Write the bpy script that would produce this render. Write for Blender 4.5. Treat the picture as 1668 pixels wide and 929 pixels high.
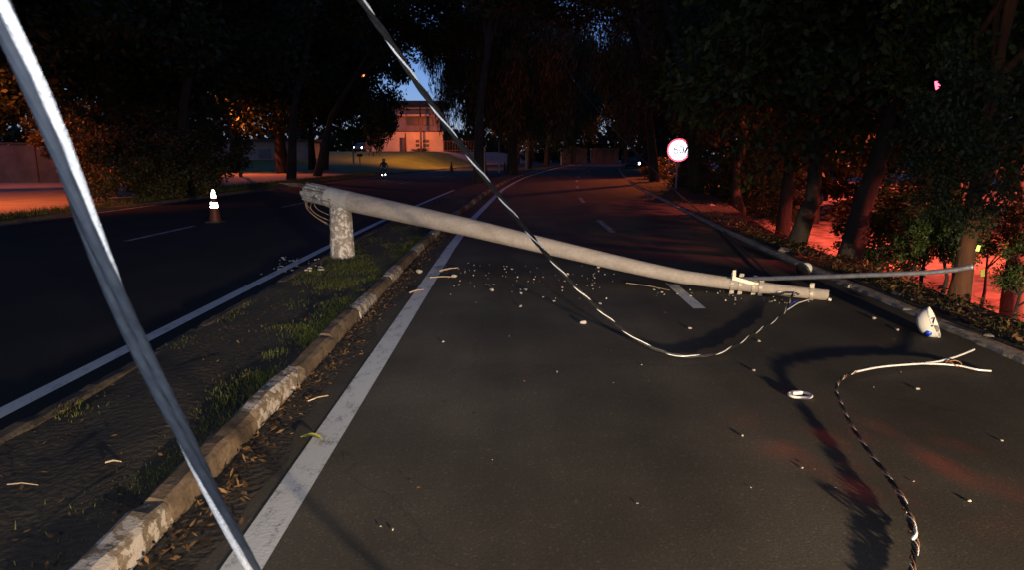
import bpy, bmesh, math, random
import numpy as np
from mathutils import Vector, Matrix

random.seed(11)
rng = np.random.default_rng(11)
R = math.radians
scene = bpy.context.scene
for o in list(bpy.data.objects):
    bpy.data.objects.remove(o)

# ------------------------------------------------------------------ camera
W_PX, H_PX, F_PX = 1668.0, 929.0, 1100.0
CAM_Z, PITCH = 1.8, R(11.05)
cam = bpy.data.cameras.new("camera")
cam.sensor_width = 36.0
cam.lens = 36.0 * F_PX / W_PX
cam.clip_start, cam.clip_end = 0.05, 2000.0
cam.dof.use_dof = True
cam.dof.focus_distance = 9.5
cam.dof.aperture_fstop = 6.5
cam_ob = bpy.data.objects.new("camera", cam)
scene.collection.objects.link(cam_ob)
cam_ob.location = (0, 0, CAM_Z)
cam_ob.rotation_euler = (R(90) - PITCH, 0, 0)
scene.camera = cam_ob

# ------------------------------------------------------------------ sky, sun, exposure
SUN_EL, SUN_ROT = R(14.0), R(180)
world = bpy.data.worlds.new("World")
scene.world = world
world.use_nodes = True
wn = world.node_tree
bg = wn.nodes["Background"]
sky = wn.nodes.new("ShaderNodeTexSky")
sky.sky_type = 'NISHITA'
sky.sun_disc = False
sky.sun_elevation = SUN_EL
sky.sun_rotation = SUN_ROT
sky.ozone_density = 7.0
sky.air_density = 1.0
sky.dust_density = 0.3
tint = wn.nodes.new("ShaderNodeVectorMath")
tint.operation = 'MULTIPLY'
tint.inputs[1].default_value = (1.12, 0.84, 1.0)
wn.links.new(sky.outputs[0], tint.inputs[0])
wn.links.new(tint.outputs[0], bg.inputs[0])
bg.inputs[1].default_value = 0.10

sun = bpy.data.lights.new("sun", 'SUN')
sun.energy = 0.004
sun.angle = R(0.5)
sun.color = (1.0, 0.75, 0.55)
sun_ob = bpy.data.objects.new("sun", sun)
scene.collection.objects.link(sun_ob)
sd = Vector((math.sin(SUN_ROT) * math.cos(SUN_EL), math.cos(SUN_ROT) * math.cos(SUN_EL), math.sin(SUN_EL)))
sun_ob.rotation_euler = sd.to_track_quat('Z', 'Y').to_euler()

vs = scene.view_settings
vs.view_transform = 'Standard'
vs.look = 'None'
vs.exposure = 0.0
vs.gamma = 1.0
try:
    vs.use_curve_mapping = False
except Exception:
    pass
scene.cycles.use_denoising = True
scene.cycles.max_bounces = 5
scene.cycles.diffuse_bounces = 2
scene.cycles.glossy_bounces = 3
scene.cycles.transmission_bounces = 3
scene.cycles.transparent_max_bounces = 4
scene.cycles.sample_clamp_indirect = 2.0
scene.cycles.caustics_reflective = False
scene.cycles.caustics_refractive = False


def spot(name, loc, target, intensity, colour, half_deg, blend, size=0.05):
    """intensity in W/sr on the axis"""
    l = bpy.data.lights.new(name, 'SPOT')
    l.energy = intensity * 4 * math.pi * math.pi
    l.color = colour
    l.spot_size = R(half_deg * 2)
    l.spot_blend = blend
    l.shadow_soft_size = size
    ob = bpy.data.objects.new(name, l)
    scene.collection.objects.link(ob)
    ob.location = loc
    d = Vector(target) - Vector(loc)
    ob.rotation_euler = d.to_track_quat('-Z', 'Y').to_euler()
    return ob


def point(name, loc, intensity, colour, size=0.15):
    l = bpy.data.lights.new(name, 'POINT')
    l.energy = intensity * 4 * math.pi * math.pi
    l.color = colour
    l.shadow_soft_size = size
    ob = bpy.data.objects.new(name, l)
    scene.collection.objects.link(ob)
    ob.location = loc
    return ob


def light_nodes(ob):
    l = ob.data
    l.use_nodes = True
    nt = l.node_tree
    em = next(n for n in nt.nodes if n.type == 'EMISSION')
    return nt, em


# cool fill lamp added high behind the camera to brighten the left side
cool_fill_lamp = spot("cool_fill_lamp", (-2.2, -5.0, 3.3), (-3.0, 13.0, 1.0), 26, (0.84, 0.92, 1.0), 36, 1.0, 0.30)
# lamp on top of the news camera
cam_lamp = spot("camera_lamp", (0.16, -0.10, 2.12), (-0.4, 12.0, 0.9), 16, (0.95, 0.97, 1.0), 27, 1.0, 0.03)
spot("camera_lamp", (0.16, -0.10, 2.12), (-0.4, 12.0, 0.9), 2.8, (0.95, 0.97, 1.0), 80, 0.6, 0.03)  # second wide spot, added as spill to brighten the near cable
# dipped headlamp of the vehicle parked behind and to the right of the camera
head_lamp = spot("headlamp", (3.75, -4.0, 0.9), (2.5, 9.0, 0.1), 232, (1.0, 0.75, 0.46), 46, 0.7, 0.10)
nt, em = light_nodes(head_lamp)           # dipped beam: cut off above the horizontal
geo = nt.nodes.new("ShaderNodeNewGeometry")
sep = nt.nodes.new("ShaderNodeSeparateXYZ")
mr = nt.nodes.new("ShaderNodeMapRange")
nt.links.new(geo.outputs["Incoming"], sep.inputs[0])
nt.links.new(sep.outputs["Z"], mr.inputs["Value"])
mr.inputs["From Min"].default_value = -0.02
mr.inputs["From Max"].default_value = 0.03
mr.inputs["To Min"].default_value = 1.0
mr.inputs["To Max"].default_value = 0.012
nt.links.new(mr.outputs[0], em.inputs["Strength"])
# red beacon light on the road, its leafy patches put in by noise
beacon = spot("beacon_lamp", (3.6, -1.2, 5.2), (2.22, 3.85, 0.0), 70, (1.0, 0.055, 0.02), 6.2, 1.0, 0.08)
nt, em = light_nodes(beacon)
tc = nt.nodes.new("ShaderNodeNewGeometry")
nz = nt.nodes.new("ShaderNodeTexNoise")
nz.inputs["Scale"].default_value = 38.0
nz.inputs["Detail"].default_value = 3.0
cr = nt.nodes.new("ShaderNodeValToRGB")
cr.color_ramp.elements[0].position = 0.50
cr.color_ramp.elements[1].position = 0.64
nt.links.new(tc.outputs["Incoming"], nz.inputs["Vector"])
nt.links.new(nz.outputs["Fac"], cr.inputs[0])
nt.links.new(cr.outputs[0], em.inputs["Strength"])

# sodium street lamps (bare lights without masts, set by the patches they brighten)
SOD = (1.0, 0.18, 0.028)
RED = (1.0, 0.135, 0.085)
spot("street_light", (12.5, 17.0, 6.5), (10.9, 20.5, -1), 300, RED, 44, 0.5, 0.12)
spot("street_light", (11.6, 8.0, 3.0), (8.3, 12.0, -1), 190, RED, 34, 0.6, 0.12)
spot("street_light", (20.0, 36.0, 7.0), (18.5, 35.0, -1), 220, RED, 65, 0.5, 0.12)
spot("street_light", (13.5, 50.0, 5.5), (11.5, 46.0, 0), 150, SOD, 46, 0.5, 0.12)
spot("street_light", (-18.6, 21.5, 5.5), (-18.6, 23.5, 0), 72, SOD, 62, 0.5, 0.12)
spot("street_light", (-24.5, 58.0, 6.5), (-21.0, 56.0, 0), 120, SOD, 60, 0.5, 0.12)
spot("street_light", (-14.8, 105.0, 6.2), (-14.8, 109.5, 2.3), 38, (1.0, 0.19, 0.04), 68, 0.4, 0.12)
spot("street_light", (-10.0, 82.0, 9.5), (-9.5, 86.0, 0), 210, (1.0, 0.30, 0.03), 74, 0.5, 0.12)
point("street_light", (2.6, 52.0, 6.0), 2.6, SOD, 0.12)  # added lamp without a mast, tints the lower foliage of the median trees
spot("street_light", (4.0, 50.0, 9.0), (2.0, 46.0, 0), 7, (1.0, 0.2, 0.14), 66, 0.6, 0.12)
spot("street_light", (16.0, 100.0, 8.0), (12.0, 116.0, 1.5), 40, SOD, 60, 0.5, 0.12)
spot("street_light", (-26.0, 35.0, 5.5), (-27.0, 38.5, 0), 18, SOD, 62, 0.5, 0.12)

# ------------------------------------------------------------------ pixel helpers (photograph pixels -> metres)
CP, SP = math.cos(PITCH), math.sin(PITCH)


def ray(x, y):
    u, v = (x - W_PX / 2) / F_PX, (H_PX / 2 - y) / F_PX
    return Vector((u, CP + v * SP, -SP + v * CP))


def gp(x, y, z=0.0):
    d = ray(x, y)
    t = (z - CAM_Z) / d.z
    return Vector((d.x * t, d.y * t, z))


def dp(x, y, Y):
    d = ray(x, y)
    t = Y / d.y
    return Vector((d.x * t, Y, CAM_Z + d.z * t))


def on_plane(x, y, A, B):
    d = ray(x, y)
    n = Vector((-(B.y - A.y), B.x - A.x))
    t = (n.x * A.x + n.y * A.y) / (n.x * d.x + n.y * d.y)
    return Vector((d.x * t, d.y * t, CAM_Z + d.z * t))


# ------------------------------------------------------------------ road plan
def lerp_tab(tab):
    ys = np.array([a for a, b in tab], float)
    vs_ = np.array([b for a, b in tab], float)
    return lambda y: float(np.interp(y, ys, vs_))


curve = lerp_tab([(-40, 0), (13, 0), (18.7, .09), (23.3, .26), (29, .48), (35, .75), (43, 1.35), (51.4, 2.1), (62.6, 3.5), (74, 5.0),
                  (86, 6.75), (98, 8.9), (110, 11.3), (150, 20), (220, 40), (400, 110)])
right_edge = lerp_tab([(-40, 4.3), (3, 4.38), (5.9, 4.44), (11.6, 4.7), (15.5, 4.9), (20, 5.3), (26.7, 5.85), (37, 6.7), (48, 8.0),
                       (60, 9.6), (74, 11.6), (86, 13.3), (110, 18.0), (150, 27), (220, 47), (400, 117)])
verge_w = lerp_tab([(-40, .75), (14, .75), (24, 1.9), (40, 3.2), (60, 4.5), (400, 5)])
left_edge = lambda y: -13.15 + curve(y)
med_l = lambda y: -3.22 + curve(y)
med_r = lambda y: -1.67 + curve(y)


def smooth(t):
    t = max(0.0, min(1.0, t))
    return t * t * (3 - 2 * t)


def terrain(x, y):
    xr = right_edge(y) + verge_w(y)
    if x > right_edge(y) + 0.05:
        drop = 0.95 * (1 - smooth((y - 24) / 22))
        return 0.06 - drop * smooth((x - xr) / 1.0)
    xl = left_edge(y)
    if x < xl - 0.4:
        return 0.08 + 2.0 * smooth((y - 60) / 46) * smooth((xl - 1.5 - x) / 7.0)
    return -0.05


# ------------------------------------------------------------------ materials
MATS = {}


def nodes_of(m):
    m.use_nodes = True
    nt = m.node_tree
    return nt, nt.nodes["Principled BSDF"]


def mat(name, c1, c2=None, rough=0.8, scale=6.0, detail=6.0, lo=0.35, hi=0.65, bump=0.0, bscale=None, metal=0.0, spec=0.5,
        island=0.0, coords="Object", stretch=None):
    if name in MATS:
        return MATS[name]
    m = bpy.data.materials.new(name)
    nt, p = nodes_of(m)
    p.inputs["Roughness"].default_value = rough
    p.inputs["Metallic"].default_value = metal
    p.inputs["Specular IOR Level"].default_value = spec
    tc = nt.nodes.new("ShaderNodeTexCoord")
    vec = tc.outputs[coords]
    if stretch:
        mp = nt.nodes.new("ShaderNodeMapping")
        mp.inputs["Scale"].default_value = stretch
        nt.links.new(vec, mp.inputs[0])
        vec = mp.outputs[0]
    if c2 is None:
        c2 = tuple(min(1, v * 1.35) for v in c1)
    n = nt.nodes.new("ShaderNodeTexNoise")
    n.inputs["Scale"].default_value = scale
    n.inputs["Detail"].default_value = detail
    n.inputs["Roughness"].default_value = 0.62
    nt.links.new(vec, n.inputs["Vector"])
    r = nt.nodes.new("ShaderNodeValToRGB")
    r.color_ramp.elements[0].position = lo
    r.color_ramp.elements[1].position = hi
    r.color_ramp.elements[0].color = (*c1, 1)
    r.color_ramp.elements[1].color = (*c2, 1)
    nt.links.new(n.outputs["Fac"], r.inputs[0])
    col = r.outputs[0]
    if island > 0:
        g = nt.nodes.new("ShaderNodeNewGeometry")
        mr = nt.nodes.new("ShaderNodeMapRange")
        mr.inputs["To Min"].default_value = 1 - island
        mr.inputs["To Max"].default_value = 1 + island
        nt.links.new(g.outputs["Random Per Island"], mr.inputs[0])
        mx = nt.nodes.new("ShaderNodeVectorMath")
        mx.operation = 'SCALE'
        nt.links.new(col, mx.inputs[0])
        nt.links.new(mr.outputs[0], mx.inputs["Scale"])
        col = mx.outputs[0]
    nt.links.new(col, p.inputs["Base Color"])
    if bump > 0:
        b = nt.nodes.new("ShaderNodeBump")
        b.inputs["Strength"].default_value = bump
        b.inputs["Distance"].default_value = 0.02
        n2 = nt.nodes.new("ShaderNodeTexNoise")
        n2.inputs["Scale"].default_value = bscale or scale * 4
        n2.inputs["Detail"].default_value = 5
        nt.links.new(vec, n2.inputs["Vector"])
        nt.links.new(n2.outputs["Fac"], b.inputs["Height"])
        nt.links.new(b.outputs[0], p.inputs["Normal"])
    MATS[name] = m
    return m


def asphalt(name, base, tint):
    m = bpy.data.materials.new(name)
    nt, p = nodes_of(m)
    tc = nt.nodes.new("ShaderNodeTexCoord")
    big = nt.nodes.new("ShaderNodeTexNoise"); big.inputs["Scale"].default_value = 0.8; big.inputs["Detail"].default_value = 6
    fine = nt.nodes.new("ShaderNodeTexNoise"); fine.inputs["Scale"].default_value = 70; fine.inputs["Detail"].default_value = 4
    vor = nt.nodes.new("ShaderNodeTexVoronoi"); vor.inputs["Scale"].default_value = 85
    for n in (big, fine, vor):
        nt.links.new(tc.outputs["Object"], n.inputs["Vector"])
    r1 = nt.nodes.new("ShaderNodeValToRGB")
    r1.color_ramp.elements[0].position = 0.3; r1.color_ramp.elements[1].position = 0.72
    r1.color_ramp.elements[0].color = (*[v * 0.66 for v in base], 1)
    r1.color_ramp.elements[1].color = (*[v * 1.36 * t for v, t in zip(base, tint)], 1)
    nt.links.new(big.outputs["Fac"], r1.inputs[0])
    # polished wheel paths, oil stains and a few cracks
    mpw = nt.nodes.new("ShaderNodeMapping"); mpw.inputs["Scale"].default_value = (1.1, .05, 1)
    nt.links.new(tc.outputs["Object"], mpw.inputs[0])
    wh = nt.nodes.new("ShaderNodeTexNoise"); wh.inputs["Scale"].default_value = 1.0; wh.inputs["Detail"].default_value = 3
    nt.links.new(mpw.outputs[0], wh.inputs["Vector"])
    whr = nt.nodes.new("ShaderNodeMapRange"); whr.inputs["From Min"].default_value = .35; whr.inputs["From Max"].default_value = .65
    whr.inputs["To Min"].default_value = .78; whr.inputs["To Max"].default_value = 1.18
    nt.links.new(wh.outputs["Fac"], whr.inputs[0])
    wrp = nt.nodes.new("ShaderNodeTexNoise"); wrp.inputs["Scale"].default_value = 2.2; wrp.inputs["Detail"].default_value = 5
    nt.links.new(tc.outputs["Object"], wrp.inputs["Vector"])
    wmx = nt.nodes.new("ShaderNodeVectorMath"); wmx.operation = 'MULTIPLY_ADD'; wmx.inputs[1].default_value = (.55, .55, .55)
    nt.links.new(wrp.outputs["Color"], wmx.inputs[0]); nt.links.new(tc.outputs["Object"], wmx.inputs[2])
    crk = nt.nodes.new("ShaderNodeTexVoronoi"); crk.feature = 'DISTANCE_TO_EDGE'; crk.inputs["Scale"].default_value = .30
    nt.links.new(wmx.outputs[0], crk.inputs["Vector"])
    ckr = nt.nodes.new("ShaderNodeMapRange"); ckr.inputs["From Min"].default_value = .0015; ckr.inputs["From Max"].default_value = .005
    ckr.inputs["To Min"].default_value = .84; ckr.inputs["To Max"].default_value = 1.0
    nt.links.new(crk.outputs["Distance"], ckr.inputs[0])
    wk = nt.nodes.new("ShaderNodeMath"); wk.operation = 'MULTIPLY'
    nt.links.new(whr.outputs[0], wk.inputs[0]); nt.links.new(ckr.outputs[0], wk.inputs[1])
    r2 = nt.nodes.new("ShaderNodeMapRange")
    r2.inputs["From Min"].default_value = 0.25; r2.inputs["From Max"].default_value = 0.75
    r2.inputs["To Min"].default_value = 0.76; r2.inputs["To Max"].default_value = 1.24
    nt.links.new(fine.outputs["Fac"], r2.inputs[0])
    # pale aggregate grains
    sepc = nt.nodes.new("ShaderNodeSeparateColor")
    nt.links.new(vor.outputs["Color"], sepc.inputs[0])
    gr = nt.nodes.new("ShaderNodeMapRange")
    gr.inputs["From Min"].default_value = 0.90; gr.inputs["From Max"].default_value = 1.0
    gr.inputs["To Min"].default_value = 1.0; gr.inputs["To Max"].default_value = 1.55
    nt.links.new(sepc.outputs[0], gr.inputs[0])
    mm = nt.nodes.new("ShaderNodeMath"); mm.operation = 'MULTIPLY'
    nt.links.new(r2.outputs[0], mm.inputs[0]); nt.links.new(gr.outputs[0], mm.inputs[1])
    m3 = nt.nodes.new("ShaderNodeMath"); m3.operation = 'MULTIPLY'
    nt.links.new(mm.outputs[0], m3.inputs[0]); nt.links.new(wk.outputs[0], m3.inputs[1])
    sc = nt.nodes.new("ShaderNodeVectorMath"); sc.operation = 'SCALE'
    nt.links.new(r1.outputs[0], sc.inputs[0]); nt.links.new(m3.outputs[0], sc.inputs["Scale"])
    nt.links.new(sc.outputs[0], p.inputs["Base Color"])
    p.inputs["Roughness"].default_value = 0.85
    p.inputs["Specular IOR Level"].default_value = 0.25
    b = nt.nodes.new("ShaderNodeBump"); b.inputs["Strength"].default_value = 0.22; b.inputs["Distance"].default_value = 0.004
    nt.links.new(fine.outputs["Fac"], b.inputs["Height"])
    nt.links.new(b.outputs[0], p.inputs["Normal"])
    return m


def road_paint(name, paint, worn, amount):
    m = bpy.data.materials.new(name)
    nt, p = nodes_of(m)
    tc = nt.nodes.new("ShaderNodeTexCoord")
    a = nt.nodes.new("ShaderNodeTexNoise"); a.inputs["Scale"].default_value = 9; a.inputs["Detail"].default_value = 8; a.inputs["Roughness"].default_value = .72
    c = nt.nodes.new("ShaderNodeTexNoise"); c.inputs["Scale"].default_value = 60; c.inputs["Detail"].default_value = 3
    mp = nt.nodes.new("ShaderNodeMapping"); mp.inputs["Scale"].default_value = (1, .45, 1)
    nt.links.new(tc.outputs["Object"], mp.inputs[0])
    nt.links.new(mp.outputs[0], a.inputs["Vector"]); nt.links.new(tc.outputs["Object"], c.inputs["Vector"])
    ad = nt.nodes.new("ShaderNodeMath"); ad.operation = 'MULTIPLY_ADD'; ad.inputs[1].default_value = 0.45
    nt.links.new(c.outputs["Fac"], ad.inputs[0]); nt.links.new(a.outputs["Fac"], ad.inputs[2])
    r = nt.nodes.new("ShaderNodeValToRGB")
    r.color_ramp.elements[0].position = amount; r.color_ramp.elements[1].position = amount + .2
    r.color_ramp.elements[0].color = (*worn, 1); r.color_ramp.elements[1].color = (*paint, 1)
    nt.links.new(ad.outputs[0], r.inputs[0])
    nt.links.new(r.outputs[0], p.inputs["Base Color"])
    p.inputs["Roughness"].default_value = 0.7
    b = nt.nodes.new("ShaderNodeBump"); b.inputs["Strength"].default_value = 0.4; b.inputs["Distance"].default_value = 0.004
    nt.links.new(c.outputs["Fac"], b.inputs["Height"]); nt.links.new(b.outputs[0], p.inputs["Normal"])
    return m


def leaf_mat(name, dark, light, trans=0.25, rough=0.5):
    m = bpy.data.materials.new(name)
    nt, p = nodes_of(m)
    g = nt.nodes.new("ShaderNodeNewGeometry")
    r = nt.nodes.new("ShaderNodeValToRGB")
    r.color_ramp.elements[0].color = (*dark, 1)
    r.color_ramp.elements[1].color = (*light, 1)
    nt.links.new(g.outputs["Random Per Island"], r.inputs[0])
    nt.links.new(r.outputs[0], p.inputs["Base Color"])
    p.inputs["Roughness"].default_value = rough
    p.inputs["Specular IOR Level"].default_value = 0.35
    t = nt.nodes.new("ShaderNodeBsdfTranslucent")
    nt.links.new(r.outputs[0], t.inputs[0])
    mx = nt.nodes.new("ShaderNodeMixShader"); mx.inputs[0].default_value = trans
    out = nt.nodes["Material Output"]
    nt.links.new(p.outputs[0], mx.inputs[1]); nt.links.new(t.outputs[0], mx.inputs[2])
    nt.links.new(mx.outputs[0], out.inputs[0])
    return m


def retro(name, colour, rough=0.24):
    """retroreflective sheeting: its lobe points back to where the light came from, so it glows only for a lamp next to the eye"""
    m = bpy.data.materials.new(name)
    nt, p = nodes_of(m)
    p.inputs["Base Color"].default_value = (*colour, 1)
    p.inputs["Roughness"].default_value = 0.5
    g = nt.nodes.new("ShaderNodeNewGeometry")
    gl = nt.nodes.new("ShaderNodeBsdfAnisotropic")
    gl.inputs["Color"].default_value = (*colour, 1)
    gl.inputs["Roughness"].default_value = rough * .6
    nt.links.new(g.outputs["Incoming"], gl.inputs["Normal"])
    n = nt.nodes.new("ShaderNodeTexNoise"); n.inputs["Scale"].default_value = 9
    mr = nt.nodes.new("ShaderNodeMapRange"); mr.inputs["To Min"].default_value = .35; mr.inputs["To Max"].default_value = .6
    nt.links.new(n.outputs["Fac"], mr.inputs[0])
    mx = nt.nodes.new("ShaderNodeMixShader")
    nt.links.new(mr.outputs[0], mx.inputs[0])
    nt.links.new(p.outputs[0], mx.inputs[1]); nt.links.new(gl.outputs[0], mx.inputs[2])
    nt.links.new(mx.outputs[0], nt.nodes["Material Output"].inputs[0])
    return m


def glow(name, colour, strength):
    m = bpy.data.materials.new(name)
    nt, p = nodes_of(m)
    p.inputs["Base Color"].default_value = (.8, .8, .8, 1)
    p.inputs["Emission Color"].default_value = (*colour, 1)
    p.inputs["Emission Strength"].default_value = strength
    return m


def concrete(name, base, stain, paint=None, paint_amt=0.5, scale=7.0, streak=(1, 1, 1), grain=1.0):
    """concrete with stains and, if paint is given, flaking limewash over it"""
    m = bpy.data.materials.new(name)
    nt, p = nodes_of(m)
    tc = nt.nodes.new("ShaderNodeTexCoord")
    mp = nt.nodes.new("ShaderNodeMapping"); mp.inputs["Scale"].default_value = streak
    nt.links.new(tc.outputs["Object"], mp.inputs[0])
    a = nt.nodes.new("ShaderNodeTexNoise"); a.inputs["Scale"].default_value = scale; a.inputs["Detail"].default_value = 8; a.inputs["Roughness"].default_value = .65
    c = nt.nodes.new("ShaderNodeTexNoise"); c.inputs["Scale"].default_value = scale * 9; c.inputs["Detail"].default_value = 4
    nt.links.new(mp.outputs[0], a.inputs["Vector"]); nt.links.new(tc.outputs["Object"], c.inputs["Vector"])
    r = nt.nodes.new("ShaderNodeValToRGB")
    r.color_ramp.elements[0].position = .34; r.color_ramp.elements[1].position = .62
    r.color_ramp.elements[0].color = (*stain, 1); r.color_ramp.elements[1].color = (*base, 1)
    nt.links.new(a.outputs["Fac"], r.inputs[0])
    col = r.outputs[0]
    mr = nt.nodes.new("ShaderNodeMapRange"); mr.inputs["From Min"].default_value = .3; mr.inputs["From Max"].default_value = .7
    mr.inputs["To Min"].default_value = 1 - .28 * grain; mr.inputs["To Max"].default_value = 1 + .2 * grain
    nt.links.new(c.outputs["Fac"], mr.inputs[0])
    sc = nt.nodes.new("ShaderNodeVectorMath"); sc.operation = 'SCALE'
    nt.links.new(col, sc.inputs[0]); nt.links.new(mr.outputs[0], sc.inputs["Scale"])
    col = sc.outputs[0]
    if paint:
        e = nt.nodes.new("ShaderNodeTexNoise"); e.inputs["Scale"].default_value = scale * 1.3; e.inputs["Detail"].default_value = 9; e.inputs["Roughness"].default_value = .7
        nt.links.new(tc.outputs["Object"], e.inputs["Vector"])
        st = nt.nodes.new("ShaderNodeValToRGB")
        st.color_ramp.elements[0].position = paint_amt; st.color_ramp.elements[1].position = paint_amt + .035
        nt.links.new(e.outputs["Fac"], st.inputs[0])
        mx = nt.nodes.new("ShaderNodeMix"); mx.data_type = 'RGBA'
        nt.links.new(st.outputs[0], mx.inputs["Factor"])
        nt.links.new(col, mx.inputs["A"])
        mx.inputs["B"].default_value = (*paint, 1)
        col = mx.outputs["Result"]
    nt.links.new(col, p.inputs["Base Color"])
    p.inputs["Roughness"].default_value = .85
    p.inputs["Specular IOR Level"].default_value = .3
    b = nt.nodes.new("ShaderNodeBump"); b.inputs["Strength"].default_value = .5; b.inputs["Distance"].default_value = .008
    nt.links.new(c.outputs["Fac"], b.inputs["Height"]); nt.links.new(b.outputs[0], p.inputs["Normal"])
    return m


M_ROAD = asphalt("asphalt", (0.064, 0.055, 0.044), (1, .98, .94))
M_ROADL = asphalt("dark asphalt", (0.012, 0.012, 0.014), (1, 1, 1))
M_LINE = road_paint("white road paint", (.58, .58, .57), (.16, .155, .15), .50)
M_LINEW = road_paint("worn road paint", (.40, .40, .40), (.06, .06, .06), .62)
M_KERB = concrete("kerb stone", (.14, .10, .068), (.058, .041, .029), None, scale=5)
M_KERBW = concrete("limewashed kerb", (.22, .17, .13), (.10, .08, .06), (.36, .325, .305), .49, scale=9)
M_KERBD = concrete("dark kerb", (.09, .07, .055), (.04, .033, .026), (.4, .38, .36), .66, scale=5)  # darker than the other kerb concrete, with flakes of paint
M_EDGE = concrete("edge kerb", (.38, .34, .29), (.24, .21, .175), None, scale=4)
M_SOIL = mat("soil", (.016, .013, .010), (.045, .034, .023), .95, 2.2, 9, .32, .7, .8, 22)
M_DIRT = mat("red dirt", (.13, .08, .055), (.42, .29, .22), .95, 2.0, 11, .34, .66, 1.0, 7, coords="Object")
M_LAWN = mat("lawn", (.075, .10, .010), (.14, .165, .016), .95, .5, 8, .35, .68, .8, 9)
M_PAVE = mat("old pavement", (.24, .20, .16), (.36, .31, .26), .9, 1.3, 8, .3, .7, .3, 20)
M_LITTER = leaf_mat("dead leaves", (.035, .018, .007), (.27, .15, .06), .1, .7)
M_GRASS = leaf_mat("grass blades", (.045, .055, .008), (.15, .165, .028), .3, .55)
M_LEAF_D = leaf_mat("dark green leaves", (.012, .022, .006), (.034, .050, .013), .2, .6)
M_LEAF_G = leaf_mat("mid green leaves", (.022, .040, .008), (.070, .095, .022), .25)
M_LEAF_B = leaf_mat("olive brown leaves", (.034, .034, .012), (.105, .085, .030), .25)
M_BARK = mat("bark", (.013, .010, .007), (.042, .031, .022), .95, 7, 8, .3, .7, 1.0, 16, stretch=(1, 1, .25))
M_BARKP = mat("pale bark", (.06, .045, .033), (.15, .115, .085), .9, 6, 7, .3, .7, .7, 14, stretch=(1, 1, .3))
M_BARK_LIT = mat("bark with orange light", (.045, .018, .009), (.13, .052, .022), .95, 7, 8, .3, .7, 1.0, 16, stretch=(1, 1, .25))  # orange lamp light on the trunk is put into this bark colour
M_POLE = concrete("pole concrete", (.40, .355, .32), (.31, .27, .24), None, scale=2.4, streak=(.35, 3, 3), grain=.4)
M_POLEB = concrete("pale painted band", (.54, .52, .47), (.40, .38, .34), None, scale=4, grain=.5)
M_POLER = concrete("broken concrete", (.40, .38, .36), (.13, .12, .115), (.66, .65, .64), .56, scale=9)
M_STUMP = concrete("flaking limewash on concrete", (.34, .29, .25), (.19, .16, .135), (.54, .52, .52), .51, scale=9, streak=(1, 1, .45))
M_STEEL = mat("galvanised steel", (.20, .21, .25), (.32, .33, .38), .5, 14, 6, .3, .7, .15, 40, metal=.6)
M_CLAMP = mat("clamp steel", (.42, .38, .32), (.62, .57, .5), .45, 20, 6, .3, .7, .1, 40, metal=.35)
M_RUST = mat("rusty steel bar", (.11, .065, .04), (.26, .19, .14), .8, 20, 6, .3, .7, .4, 60)
M_ALU = mat("bare aluminium strand", (.72, .72, .74), (.88, .88, .88), .3, 40, 4, .3, .7, .15, 200, metal=.25)
M_ALUW = mat("weathered aluminium strand", (.70, .72, .75), (.90, .91, .93), .30, 60, 6, .3, .7, .5, 260, metal=.05)
M_INS = mat("black cable insulation", (.006, .006, .007), (.014, .014, .016), .55, 30, 4, .3, .7)
M_INSG = mat("grey cable insulation", (.026, .034, .05), (.05, .062, .085), .45, 30, 4, .3, .7)
M_COPPER = mat("brown cable insulation", (.16, .065, .03), (.26, .12, .06), .45, 30, 4, .3, .7)
M_WHITEP = mat("white enamel", (.74, .73, .70), (.84, .83, .80), .3, 5, 6, .3, .7)
M_DARKP = mat("dark plastic", (.012, .012, .014), (.03, .03, .033), .4, 9, 5, .3, .7)
M_BLUE = mat("blue plastic", (.01, .05, .55), (.02, .09, .75), .35, 9, 5, .3, .7)
M_ORANGE = mat("orange cone plastic", (.07, .012, .004), (.10, .017, .006), .6, 6, 6, .3, .7)
M_RUBBER = mat("black rubber", (.015, .015, .015), (.03, .03, .03), .8, 12, 5, .3, .7)
M_RETROW = retro("white reflective sheeting", (.95, .95, .98))
M_RETROR = retro("red reflective sheeting", (.95, .09, .14), .27)
M_RETROY = retro("yellow reflective sheeting", (.80, .95, .12))
M_INK = mat("black sign ink", (.012, .012, .014), (.025, .025, .03), .5, 5)
M_PLASTER = mat("stained plaster", (.20, .155, .13), (.33, .27, .235), .9, .9, 9, .3, .7, .3, 14)
M_PLASTERD = mat("dark stained plaster", (.07, .052, .042), (.15, .115, .095), .9, .9, 9, .3, .7, .3, 14)
M_PLASTERL = mat("pale plaster", (.46, .36, .24), (.62, .50, .34), .9, .8, 9, .3, .7, .3, 14)
M_ROOF = mat("dark roof", (.04, .028, .022), (.09, .06, .045), .9, 3, 6, .3, .7)
M_WOOD = mat("dark gate metal", (.09, .06, .04), (.16, .11, .08), .7, 4, 6, .3, .7)
M_PANE = mat("dark window glass", (.02, .022, .026), (.04, .042, .046), .45, 3, 3, .3, .7, spec=.7)
M_CAR = mat("dark car paint", (.03, .032, .04), (.045, .047, .055), .25, 3, 3, .3, .7)
M_CLOTH = mat("dark jacket cloth", (.016, .016, .02), (.035, .035, .04), .9, 9, 5, .3, .7)
M_CHIP = concrete("concrete chips", (.55, .50, .45), (.34, .30, .26), None, scale=12)
M_STONE = concrete("grey stone", (.27, .25, .24), (.13, .12, .115), None, scale=4)
M_WOODC = mat("pale split wood", (.36, .25, .16), (.55, .42, .30), .85, 12, 6, .3, .7, .4, 30, stretch=(.3, 3, 3))
M_LEAFY = mat("yellow green leaf", (.30, .30, .045), (.42, .38, .08), .6, 20, 4, .3, .7)
M_HL = glow("white headlamp glow", (.85, .92, 1.0), 30)
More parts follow.
